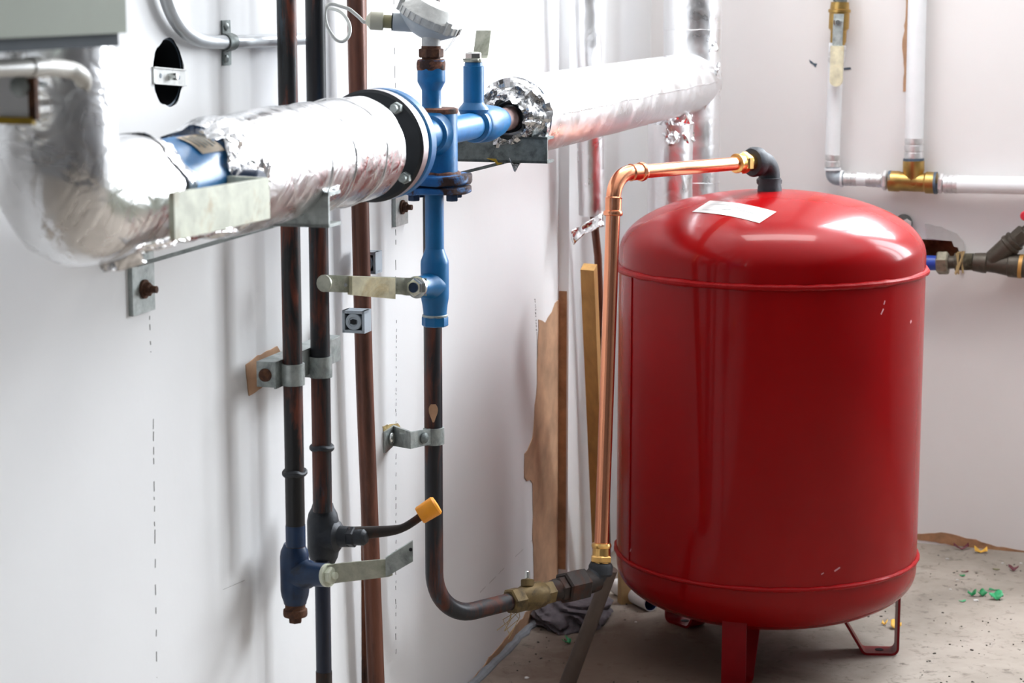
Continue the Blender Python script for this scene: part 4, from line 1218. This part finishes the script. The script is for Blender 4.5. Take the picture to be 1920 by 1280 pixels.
# ------------------------------------------------------------------ grey conduit top left with saddle
cdt = thing('conduit', 'grey conduit curving down from the top and running behind the dark pipes', 'conduit', wl(440, 90, .012))
cpath = [up(wl(298, -70, .013), ZC - .012)] + smooth([wl(298, -70, .013), wl(313, 0, .013), wl(332, 42, .013), (wl(356, 66, .013)), wl(385, 77, .013), wl(430, 79, .013), wl(480, 77, .013), wl(530, 74.5, .013), wl(574, 72, .013)], 10)
rcd = rad(26, wl(420, 78, .013))
mb = MB(); mb.tube(cpath, rcd, 28); mb.done('tube', M['conduit'], cdt)
sd1 = thing('pipe_saddle', 'grey saddle clamp with two screws over the conduit', 'clamp', wl(424, 122))
scx = wl(427, 79, .013)
ring = []
zt_, zb_ = wl(423, 38, .0015), wl(425, 122, .0015)
ring = [zt_, wl(424, 63, .0015)]
for i in range(13):
    th = math.radians(80 - 160 * i / 12); ring.append(scx + Z * (math.sin(th) * (rcd + .0012)) + N * (math.cos(th) * (rcd + .0012)))
ring += [wl(425, 95, .0015), zb_]
mb = MB(); mb.strip(ring, L, .026, .002); sb_ = mb.done('strap', M['zincdark'], sd1)
for y in (50, 110):
    c = wl(424, y, .0025); mb = MB(); mb.lathe(c, N, [(0, .0055), (.002, .005), (.0035, .002)], 16); mb.done('screw', M['zinc'], sd1)

# grey housing at the top left, conduit and plate beneath
sB = .36
f0, f1 = wl(-420, 103, sB), wl(258, 75, sB)
f0 = V((f0.x, f0.y, f1.z)); hx = thing('equipment_box', 'grey-green equipment box above the foil elbow at the top left corner', 'housing', (f0 + f1) / 2)
bl_ = (f1 - f0).length; hgt = .55
mb = MB(); mb.box((f0 + f1) / 2 - N * (sB / 2 - .01) + Z * (hgt / 2 + .006), L, N, Z, bl_, sB - .04, hgt); mb.done('case', M['boxgrey'], hx, bev=.012)
mb = MB(); mb.box((f0 + f1) / 2 - N * (sB / 2 - .01) + Z * (.002), L, N, Z, bl_ - .012, sB - .05, .014); mb.done('base_edge', M['boxedge'], hx, bev=.002)
cw = thing('conduit', 'cream conduit with a coupling hooking round below the grey-green box', 'conduit', wl(60, 150, .28))
cpath = smooth([wl(-160, 134, .285), wl(-60, 130, .285), wl(20, 127, .285), wl(80, 126, .285), wl(118, 129, .283), wl(140, 134, .285), wl(153, 144, .284), wl(156, 156, .282), wl(152, 163, .280)], 8)
rcw = rad(34, wl(60, 128, .285))
mb = MB(); mb.tube(cpath, rcw, 28); mb.done('tube', M['conduitw'], cw)
c0_, c1_ = wl(52, 126.5, .285), wl(76, 126, .285)
mb = MB(); mb.cyl(c0_, c1_, rcw * 1.16, 32, bev=.001); mb.done('coupling', M['conduitw'], cw)
mp = thing('mounting_plate', 'white mounting plate with a screw and rusty edge at the left border', 'plate', wl(20, 216, .17))
pc = wl(58, 178, .282); 
mb = MB(); mb.box(pc - N * .075, N, L, Z, .15, .004, .040); mb.done('plate', M['white'], mp)
mb = MB(); mb.box(pc + N * .003 - L * .001, N, L, Z, .007, .006, .042); mb.done('rusty_edge', M['rustbolt'], mp)
mb = MB(); mb.box(pc - N * .072 - Z * .022 - L * .002, N, L, Z, .15, .006, .006); mb.done('yellow_edge', M['foam'], mp)
c = at(38, 162, pc - L * .004); mb = MB(); mb.lathe(c, -L, [(0, .009), (.003, .0085), (.005, .004), (.005, .001)], 20); mb.done('screw', M['zinc'], mp)

# ------------------------------------------------------------------ corner foil pipes
cv = ma(1297)
vf = thing('foil_wrapped_pipe', 'tall foil-wrapped pipe standing in the corner behind the tank', 'insulated pipe', up(cv, 0))
rv_ = rad(108, cv)
pth = dense([up(cv, 0.0), up(cv, ZC - .02)], .012)
mb = MB(); mb.tube(pth, rv_, 72, True, wrinkle(.0016, 9, 30)); mb.done('foil_jacket', M['foilmid'], vf, sharp=80)
for zz_ in (zat(cv, 55), zat(cv, 300), zat(cv, 340)):
    ring = []
    for i in range(49):
        th = 2 * math.pi * i / 48; q = V((math.cos(th), math.sin(th), 0)); ring.append(up(cv, zz_) + q * (rv_ + .001) + Z * (.003 * nz(q, 2, zz_)))
    mb = MB(); mb.tube(ring, .0008, 6, False); mb.done('tape_edge', M['foilflat'], vf)
c2 = ma(1262)
vf2 = thing('foil_wrapped_pipe', 'lower foil-wrapped pipe dropping from the crumpled joint behind the tank', 'insulated pipe', up(c2, 0))
c2 = c2 - N * .012
c2 = at(1257, 260, c2)
r2v = rad(84, c2)
zj = zat(c2, 232)
pth = dense([up(c2, 0), up(c2, zj)], .012)
mb = MB(); mb.tube(pth, r2v, 64, True, wrinkle(.0018, 9, 30)); mb.done('foil_jacket', M['foilmid'], vf2, sharp=80)
crumple('crumpled_joint', up(c2, zj - .012), V((1, 0, 0)), V((0, 1, 0)), Z, r2v * 1.02, r2v * 1.02, .048, M['foilcr'], vf2, 3, .42)
sheet('foil_flap', [at(1318, 190, cv - N * -.06 - L * .05), at(1346, 115, cv + N * .06 - L * .05), at(1350, 122, cv + N * .06 - L * .05), at(1322, 205, cv + N * .06 - L * .05)], M['foilcr'], vf, .003, 31)
sheet('foil_flap', [at(1295, 86, cv - L * .07), at(1345, 78, cv - L * .07), at(1345, 96, cv - L * .07), at(1300, 98, cv - L * .07)], M['foilcr'], vf, .006, 32)
# slim foil pipe on the left wall with its torn end, pipe and timber below
ST = .075
t0_, t1_ = wl(1100, 0, ST), wl(1110, 392, ST)
td = (t1_ - t0_).normalized()
tf = thing('foil_wrapped_pipe', 'slim foil-wrapped pipe on the wall ending in a torn tail above the timber', 'insulated pipe', t1_)
pth = dense([t0_ - td * .25, t1_ + td * .01], .012)
mb = MB(); mb.tube(pth, rad(50, t1_), 48, True, wrinkle(.0008, 9, 26)); mb.done('foil_jacket', M['foilflat'], tf, sharp=80)
tq_ = t1_ + N * .02 - L * .03
sheet('foil_flap', [at(1086, 425, tq_), at(1132, 396, tq_), at(1134, 424, tq_), at(1092, 440, tq_)], M['foilcr'], tf, .007, 41, 8)
sheet('foil_flap', [at(1070, 434, tq_), at(1098, 420, tq_), at(1098, 438, tq_), at(1076, 458, tq_)], M['foilcr'], tf, .006, 42, 8)
bp3 = thing('copper_pipe', 'browned pipe emerging under the torn foil tail behind the copper riser', 'pipe', wl(1140, 1045, .05))
mb = MB(); mb.tube([t1_ - td * .03, wl(1121, 480, ST), wl(1130, 700, ST), up(wl(1140, 1040, ST), .0)], rad(15, t1_), 20); mb.done('pipe', M['brownpipe'], bp3)
wd = thing('timber_batten', 'pale timber batten leaning on the wall behind the copper riser', 'timber', fl(1130, 1075))
b0_, b1__ = wl(1104, 504, .115), fl(1128, 1100)
mb = MB(); bd = (b0_ - b1__).normalized(); sd2 = N - bd * N.dot(bd); sd2.normalize(); fd = bd.cross(sd2)
mb.box((b0_ + b1__) / 2 + Z * .004, sd2, fd, bd, .028, .028, (b0_ - b1__).length); mb.done('batten', M['wood'], wd, bev=.003)

# ------------------------------------------------------------------ white plastic plumbing on the back wall
SB = .040
def bl(px, py, s=SB): return bw(px, py, s)
G1 = 'white plastic pipes on the back wall'
K = depth(bl(1700, 300)) / F
w1 = thing('plastic_pipe', 'short white plastic pipe below the cream-handled brass valve', 'pipe', bl(1561, 290), G1)
mb = MB(); mb.cyl(bl(1568, 80), bl(1561, 292), 14 * K, 32); mb.done('tube', M['white'], w1)
w2 = thing('plastic_pipe', 'tall white plastic pipe rising out of the brass tee', 'pipe', bl(1714, 260), G1)
mb = MB(); mb.cyl(to_top(bl(1720, 0), bl(1714, 262)), bl(1714, 262), 17.2 * K, 32); mb.done('tube', M['white'], w2)
w3 = thing('plastic_pipe', 'white plastic pipe running right from the brass tee out of frame', 'pipe', bl(1860, 345), G1)
mb = MB(); mb.cyl(bl(1795, 345.5), bl(2100, 351), 16.5 * K, 32); mb.done('tube', M['white'], w3)
w4 = thing('plastic_pipe', 'very short white plastic pipe between the grey elbow and brass tee', 'pipe', bl(1615, 336), G1)
mb = MB(); mb.cyl(bl(1590, 335), bl(1650, 338), 12.5 * K, 32); mb.done('tube', M['white'], w4)
def sleeve(t, a, b, r, n=3):
    d = (b - a); ln = d.length; prof_ = [(0, r)]
    for i in range(n):
        z0_ = ln * i / n; prof_ += [(z0_ + ln / n * .08, r), (z0_ + ln / n * .14, r * 1.06), (z0_ + ln / n * .5, r * 1.08), (z0_ + ln / n * .86, r * 1.06), (z0_ + ln / n * .92, r)]
    prof_.append((ln, r))
    mb = MB(); mb.lathe(a, d, prof_, 32); return mb.done('press_sleeve', M['sleeve'], t)
sleeve(w1, bl(1561.5, 288), bl(1560.5, 313), 13.5 * K, 2)
sleeve(w2, bl(1714, 257), bl(1713, 298), 16.6 * K, 3)
sleeve(w3, bl(1797, 345.5), bl(1770, 345), 16.2 * K, 3)
sleeve(w4, bl(1583, 335), bl(1607, 336), 12.8 * K, 3)
sleeve(w4, bl(1625, 336.5), bl(1654, 338), 13.0 * K, 3)
ge = thing('pipe_elbow', 'small grey elbow joining the short white pipes', 'pipe fitting', bl(1561, 336))
mb = MB(); mb.tube(fillet([bl(1561, 312), bl(1561, 334), bl(1582, 335)], .012, 8), 13 * K, 28); mb.done('bend', M['greyplastic'], ge)
mb = MB(); mb.cyl(bl(1561, 315), bl(1561, 319), 16 * K, 28); mb.done('collar', M['white'], ge)
mb = MB(); mb.cyl(bl(1577, 334.8), bl(1581, 335), 16 * K, 28); mb.done('collar', M['white'], ge)
bt = thing('pipe_tee', 'brass tee joining three white plastic pipes', 'pipe fitting', bl(1713, 360))
mb = MB(); a_, b_ = bl(1666, 339), bl(1757, 343); d = b_ - a_; ln = d.length
mb.lathe(a_, d, [(0, 17 * K), (.002, 19.5 * K), (ln * .22, 19.5 * K), (ln * .25, 18 * K), (ln * .75, 18 * K), (ln * .78, 20.5 * K), (ln - .002, 20.5 * K), (ln, 17 * K)], 40)
mb.lathe(bl(1713, 300), bl(1713, 341) - bl(1713, 300), [(0, 17 * K), (.002, 20 * K), (20 * K, 20 * K), (24 * K, 18 * K), (40 * K, 17 * K)], 40)
mb.done('body', M['brass'], bt)
mb = MB(); mk = bw(1712, 343, SB + 18.2 * K); rg_ = [mk + (BL * math.cos(2 * math.pi * i / 24) + Z * math.sin(2 * math.pi * i / 24)) * (6.5 * K) for i in range(25)]
mb.tube(rg_, .0006, 6, False); mb.done('casting_mark', M['brass'], bt)
for a_, b_, r in ((bl(1713, 297), bl(1713, 306), 18.5), (bl(1672, 339), bl(1667, 339), 18.5), (bl(1752, 343), bl(1757, 343), 19.8)):
    mb = MB(); mb.cyl(a_, b_, r * K + .0012, 36); mb.done('seal', M['greydark'], bt)
for a_, b_, t_ in ((bl(1655, 338), bl(1664, 338.4), bt), (bl(1760, 343.5), bl(1769, 344.5), bt)):
    mb = MB(); mb.hexn(a_, b_, 19 * K); mb.done('hex_nut', M['sleeve'], t_)
qv_ = thing('ball_valve', 'brass ball valve on the back wall with a flat cream handle', 'valve', bl(1571, 90))
mb = MB(); a_ = bl(1575, 3)
d = bl(1571, 90) - a_; ln = d.length; px1 = ln / 87
mb.lathe(a_, d, [(0, 12 * K), (1 * px1, 17 * K), (14 * px1, 18 * K), (15 * px1, 21 * K), (20 * px1, 21 * K), (21 * px1, 19 * K), (50 * px1, 19 * K), (55 * px1, 15 * K), (75 * px1, 15 * K), (80 * px1, 13 * K), (88 * px1, 13 * K)], 40)
mb.done('body', M['brass'], qv_)
mb = MB(); mb.cyl(to_top(bl(1575, 6), bl(1571, 90)), bl(1575, 6), 13 * K, 28); mb.done('inlet', M['zincdark'], qv_)
sleeve(qv_, bl(1571, 84), bl(1568, 118), 15 * K, 3)
bo = BN * .032; S2 = SB + .032
mb = MB(); mb.strip([bl(1573, 26, S2), bl(1571, 56, S2), bl(1570, 92, S2)], BL, [19 * K, 19 * K, 19 * K], .003); lv2 = mb.done('lever', M['zinc'], qv_, bev=.0005)
mb = MB(); mb.cyl(bl(1571, 42), bl(1571, 42, S2), 8 * K, 20); mb.done('stem', M['brassdull'], qv_)
mb = MB(); mb.hexn(bl(1571, 42, S2), bl(1571, 42, S2 + .008), 6 * K); mb.done('nut', M['zincbright'], qv_)
mb = MB(); h0, h1 = bl(1570, 86, S2 + .002), bl(1568, 150, S2 + .002)
mb.strip([h0, h1], BL, 24 * K, .009); mb.lathe(h1 - BN * .0045, BN, [(0, 12 * K), (.009, 12 * K)], 28); mb.done('sleeve', M['cream'], lv2, bev=.001)

# ------------------------------------------------------------------ strainer line in the broken slot
mb = MB(); sc0 = bw(1745, 478, -.06)
so = thing('wall_recess', 'dark brown cavity behind the broken plaster beside the tank', 'recess', bw(1750, 500, -.06))
mb.box(bw(1745, 476, -.115), BL, BN, Z, .16, .01, .10)
mb.done('backing', M['brick'], so)
for c, ax_, sx_, sy_, sz_ in ((bw(1745, 440, -.058), 0, .16, .115, .006), (bw(1745, 510, -.058), 0, .16, .115, .006), (bw(1682, 476, -.058), 1, .006, .115, .10), (bw(1808, 476, -.058), 1, .006, .115, .10)):
    mb = MB(); mb.box(c, BL, BN, Z, sx_, sy_, sz_); mb.done('side', M['brick'], so)
SY = .055
def bs(px, py): return bw(px, py, SY)
ys = thing('y_strainer', 'dark bronze strainer with a slanted arm on the back wall pipe', 'strainer', bs(1880, 515))
mb = MB()
def seg(mb, rows, d0=None):
    """rows of (px, py, width px) along a line"""
    a_ = bs(rows[0][0], rows[0][1]); b_ = bs(rows[-1][0], rows[-1][1]); d = (b_ - a_); 
    mb.lathe(a_, d, [((bs(x, y) - a_).dot(d.normalized()), w_ / 2 * K) for x, y, w_ in rows], 36)
seg(mb, [(1826, 491, 34), (1844, 492, 38), (1850, 493, 38), (1852, 493.2, 32), (1868, 494.5, 34), (1890, 497, 40), (1892, 497.3, 44), (1912, 499, 44), (1914, 499.2, 42), (1960, 503, 42)])
seg(mb, [(1858, 490, 32), (1862, 486, 36), (1890, 462, 38), (1892, 460, 42), (1896, 457, 42), (1897, 456, 38), (1901, 453, 41), (1904, 450.5, 41), (1905, 449.5, 22), (1912, 443, 22)])
mb.done('body', M['strainer'], ys)
mb = MB(); mb.hexn(bs(1903, 452), bs(1923, 434), 17 * K, ph=.2); mb.cyl(bs(1920, 437), bs(1940, 420), 11 * K, 20); mb.done('cap_nut', M['strainer'], ys)
mb = MB(); seg(mb, [(1911, 498.8, 45), (1918, 499.6, 45)]); mb.done('ring', M['tan'], ys, label='tan ring')
mb = MB(); mb.lathe(bs(1924, 403), BN, [(0, 7 * K), (.004, 9 * K), (.02, 9 * K), (.024, 7 * K)], 16); mb.cyl(bs(1925, 403) , bs(1934, 425), 3 * K, 12); mb.done('handle', M['redknob'], ys, label='red handle tip')
hn = thing('pipe_union', 'worn bronze union and threaded nipple between the blue pipe and strainer', 'pipe fitting', bs(1785, 510))
mb = MB(); mb.hexn(bs(1757, 493), bs(1779, 493), 22 * K, ph=.15); mb.done('nut', M['strainerl'], hn)
mb = MB(); seg(mb, [(1778, 492, 24), (1790, 491.5, 24), (1791, 491.5, 34), (1797, 491, 36), (1798, 491, 30), (1804, 491, 32)]); mb.done('joint', M['strainer'], hn)
mb = MB(); rows = []
for i in range(10): rows += [(1803 + i * 2.3, 490.5, 29), (1804 + i * 2.3, 490.5, 33)]
seg(mb, rows); mb.done('thread', M['strainerl'], hn)
mb = MB()
for i in range(5):
    a_ = bs(1794 + i, 476 - i); rn = random.Random(i + 50)
    mb.tube([a_ + BN * .012, a_ + V((rn.uniform(-.01, .01), -.02, .004)), a_ + V((rn.uniform(-.01, .01), -.02, -.045))], .0022, 6)
mb.done('hemp_wrap', M['fibre'], hn, kind='stuff')
bpipe = thing('plastic_pipe', 'blue pipe end showing between the tank and the bronze union', 'pipe', bs(1745, 510))
mb = MB(); seg(mb, [(1500, 490, 28), (1758, 493, 28)]); mb.done('tube', M['bluepipe'], bpipe)
bl2 = thing('wall_bolt', 'zinc wall bolt peeking over the right shoulder of the tank', 'bolt', bw(1700, 425, .0))
mb = MB(); mb.cyl(bw(1694, 418, 0), bw(1694, 418, .018), 17 * K, 28, bev=.001); mb.done('washer', M['zincdark'], bl2)
mb = MB(); mb.hexn(bw(1700, 420, .016), bw(1700, 420, .032), 10 * K); mb.done('head', M['sleeve'], bl2)

# ------------------------------------------------------------------ on the floor
sk = thing('plastic_tube', 'dirty brown tube leaning from the floor against the iron elbow', 'tube', fl(1066, 1292))
k0_ = fl(1062, 1300); k0_.z = .014
k1_ = at(1146, 1066, E0 + V((.02, .075, 0)))
mb = MB(); mb.tube([k0_, k1_], [.0155, .0125], 24); mb.done('tube', M['brownstick'], sk)
rg = thing('rag', 'crumpled dark grey cloth on the floor under the union', 'cloth', fl(1075, 1165))
bm = bmesh.new(); bmesh.ops.create_icosphere(bm, subdivisions=5, radius=1.0)
rc0 = fl(1068, 1155)
for v in bm.verts:
    q = v.co.copy()
    f = .12 * noise.noise(q * 2.0) + .11 * abs(math.sin(9 * q.z + 4 * q.x + 4 * noise.noise(q * 1.6))) + .06 * noise.noise(q * 7)
    q *= 1 + f * 1.5
    v.co = rc0 + V((q.x * .075, q.y * .11, max(.0005, .001 + (q.z + .25) * .045)))
mb = MB(); mb.bm.free(); mb.bm = bm; mb.done('cloth', M['rag'], rg, sharp=60)
ob = thing('timber_offcut', 'pale timber offcut standing behind the tank beside the white tube', 'timber', fl(1172, 1128))
oc = fl(1172, 1130); mb = MB(); mb.box(oc + Z * .045, V((.96, .28, 0)), V((-.28, .96, 0)), Z, .026, .022, .09); mb.done('block', M['woodend'], ob, bev=.002)
wt = thing('cardboard_tube', 'white tube with a blue inside lying behind the red tank', 'tube', fl(1205, 1142))
e1_ = fl(1221, 1146); e0_ = fl(1178, 1124); tr = .0175
d = (e1_ - e0_).normalized(); e1_ = e1_ + Z * tr; e0_ = e0_ + Z * tr - d * .05
mb = MB(); mb.lathe(e0_, d, [(0, tr), ((e1_ - e0_).length, tr), ((e1_ - e0_).length, tr * .9), ((e1_ - e0_).length - .08, tr * .9)], 36, False); mb.done('tube', M['white'], wt)
mb = MB(); mb.lathe(e1_ - d * .002, -d, [(0, tr * .895), (.06, tr * .895), (.061, .0005)], 32, False); mb.done('lining', M['tubein'], wt)

def scrap(name, label, px, py, wpx, ang, curl, mat, group, wid=.010, hgt=.5):
    """curled strip of plastic lying on the concrete"""
    c = fl(px, py); k = depth(c) / F; ln = wpx * k
    mb = MB(); dx = V((math.cos(ang), math.sin(ang), 0)); dy = V((-dx.y, dx.x, 0))
    n = 9; rows = []
    for i in range(n):
        u = i / (n - 1) - .5
        p = c + dx * (u * ln) + dy * (ln * curl * (.25 - u * u)) + Z * (.0006 + wid * hgt * abs(u) * 1.6)
        w_ = wid * (.75 + .35 * math.sin(5 * u + px))
        rows.append([mb.bm.verts.new(p + dy * (-w_ / 2) + Z * .0004), mb.bm.verts.new(p + dy * 0 + Z * (.0004 + w_ * .15)), mb.bm.verts.new(p + dy * (w_ / 2) + Z * (w_ * .5))])
    for a_, b_ in zip(rows, rows[1:]):
        for j in range(2): mb.bm.faces.new((a_[j], b_[j], b_[j + 1], a_[j + 1]))
    o = mb.done(name, mat, None, label=label, cat='scrap', group=group, sharp=60)
    m = o.modifiers.new('thickness', 'SOLIDIFY'); m.thickness = .0012
    return o
GS, MS, YS = 'green plastic scraps on the floor', 'maroon scraps on the floor', 'yellow scraps on the floor'
scrap('plastic_scrap', 'green curled scrap touching the pale crumb on the floor at right', 1822, 1118, 16, -.3, .8, M['green'], GS, .014, .7)
scrap('plastic_scrap', 'green curled scrap angled upward just right of the pale crumb', 1841, 1118, 18, .6, .5, M['green'], GS, .014, .7)
scrap('plastic_scrap', 'light green broad scrap, the rightmost green piece on the floor', 1867, 1124, 26, .1, .3, M['greenl'], GS, .020, .7)
scrap('plastic_scrap', 'thin dark green curl above the broad light green scrap', 1864, 1109, 20, -.35, 1.2, M['green'], GS, .006)
scrap('plastic_scrap', 'tiny green sliver higher up the floor left of the green cluster', 1804, 1081, 11, -.5, .3, M['green'], GS, .005)
scrap('plastic_scrap', 'faint green sliver below left of the green cluster', 1804, 1128, 14, .2, -.6, M['greenl'], GS, .004)
scrap('plastic_scrap', 'dark green scrap lying alone by the brown leaning tube', 1061, 1206, 22, 1.2, -.9, M['green'], GS, .012, .6)
scrap('plastic_scrap', 'maroon curl beside the broken plaster at the back wall foot', 1802, 1029, 28, -.05, -1.0, M['maroon'], MS, .011, .9)
scrap('plastic_scrap', 'maroon curl near the right border of the floor', 1900, 1069, 19, -.1, -.9, M['maroon'], MS, .011, .9)
scrap('plastic_scrap', 'thin reddish curl above the tiny green sliver', 1809, 1073, 13, .1, -.4, M['maroon'], MS, .003)
scrap('plastic_scrap', 'yellow scrap beside the maroon curl at the back wall', 1839, 1037, 24, -.1, .3, M['yellow'], YS, .016, .5)
scrap('plastic_scrap', 'yellow scrap half hidden behind the right tank foot', 1680, 1178, 20, -.2, .3, M['yellow'], YS, .022, .4)
scrap('plastic_scrap', 'yellow scrap left of the right tank foot upright', 1658, 1172, 10, -.5, .2, M['yellow'], YS, .012, .4)
scrap('twig', 'thin olive splinter on the floor near the right border', 1868, 1069, 13, -.2, .1, plain('olive_splinter', '#7d7a58', .7), None, .004)
# plaster crumbs
rn = random.Random(5)
crumb_px = [(1776, 1048, 6, 'off-white plaster crumb on the floor right of the tank near the wall'), (1880, 1056, 5, 'white plaster crumb between the olive splinter and back wall'), (1914, 1056, 5, 'white plaster crumb at the far right border of the floor'), (1795, 1087, 5, 'pale crumb just below the tiny green sliver'), (1782, 1105, 5, 'pale crumb left of the green cluster'), (1830, 1126, 9, 'pale crumb in the middle of the green cluster'), (1192, 1166, 5, 'small pale crumb on the floor behind the leaning tube'), (988, 1271, 9, 'flat pale crumb at the bottom edge near the left wall')]
for x, y, w_, lab_ in crumb_px:
    c = fl(x, y); k = depth(c) / F; bm = bmesh.new(); bmesh.ops.create_icosphere(bm, subdivisions=2, radius=1)
    for v in bm.verts:
        q = v.co * (1 + .4 * noise.noise(v.co * 2 + V((x, y, 0)))); v.co = c + V((q.x * w_ * k / 2, q.y * w_ * k / 2, max(0.0002, (q.z + .5) * w_ * k * .22)))
    mb = MB(); mb.bm.free(); mb.bm = bm
    mb.done('plaster_crumb', M['sticker'], None, label=lab_, cat='crumb', group='plaster crumbs on the floor')
# fine grit nobody could count
mb = MB()
for i in range(420):
    x = rn.uniform(900, 1960); y = rn.uniform(1040, 1300)
    c = fl(x, y)
    if (c - W0).dot(N) < .03 or (c - B0).dot(BN) < .03 or (c - TC).length < .32: continue
    s = rn.uniform(.0008, .0028)
    mb.box(c + Z * s * .4, V((math.cos(i), math.sin(i), 0)), V((-math.sin(i), math.cos(i), 0)), Z, s * rn.uniform(.8, 2.4), s, s * .8)
mb.done('floor_grit', plain('dark_grit', '#4a443e', .9, var=.5, scale=80), None, label='fine dark grit scattered over the concrete floor', cat='grit', kind='stuff')
# ------------------------------------------------------------------ light
def area(name, loc, d, sx, sy, power, col=(1, 1, 1)):
    l = bpy.data.lights.new(name, 'AREA'); l.shape = 'RECTANGLE'; l.size = sx; l.size_y = sy; l.energy = power; l.color = col
    o = bpy.data.objects.new(name, l); COL.objects.link(o); o.location = loc
    o.rotation_euler = d.to_track_quat('-Z', 'Y').to_euler(); return o
wc = bx((wu0 + wu1) / 2, (wz0 + wz1) / 2)
area('high_window_daylight', wc - BN * .06, BN, wu1 - wu0 - .02, wz1 - wz0 - .04, 100, (.90, .95, 1))
wc = bx((wv0 + wv1) / 2, (wy0 + wy1) / 2)
area('tall_window_daylight', wc - BN * .06, BN, wv1 - wv0 - .02, wy1 - wy0 - .04, 128, (.90, .95, 1))
area('ceiling_lamp', V((.62, 4.15, 2.68)), V((0, 0, -1)), 1.0, .4, 22, (1, .985, .96))
w = bpy.data.worlds.new('room_air'); SC.world = w; w.use_nodes = True
w.node_tree.nodes['Background'].inputs[0].default_value = (.8, .85, .9, 1)
w.node_tree.nodes['Background'].inputs[1].default_value = .3

# ------------------------------------------------------------------ camera
cam = bpy.data.cameras.new('camera'); co = bpy.data.objects.new('camera', cam); COL.objects.link(co)
co.location = EYE; co.rotation_euler = (math.radians(90) - TILT, 0, 0)
cam.sensor_fit = 'HORIZONTAL'; cam.sensor_width = 36; cam.lens = F / 1920 * 36
cam.clip_start = .05
cam.dof.use_dof = True; cam.dof.focus_distance = 3.45; cam.dof.aperture_fstop = 9
SC.camera = co
SC.view_settings.view_transform = 'Standard'; SC.view_settings.look = 'None'
SC.view_settings.exposure = -0.10; SC.view_settings.gamma = 1
SC.view_settings.use_curve_mapping = False
SC.cycles.use_denoising = True
SC.cycles.max_bounces = 10; SC.cycles.glossy_bounces = 6; SC.cycles.diffuse_bounces = 6
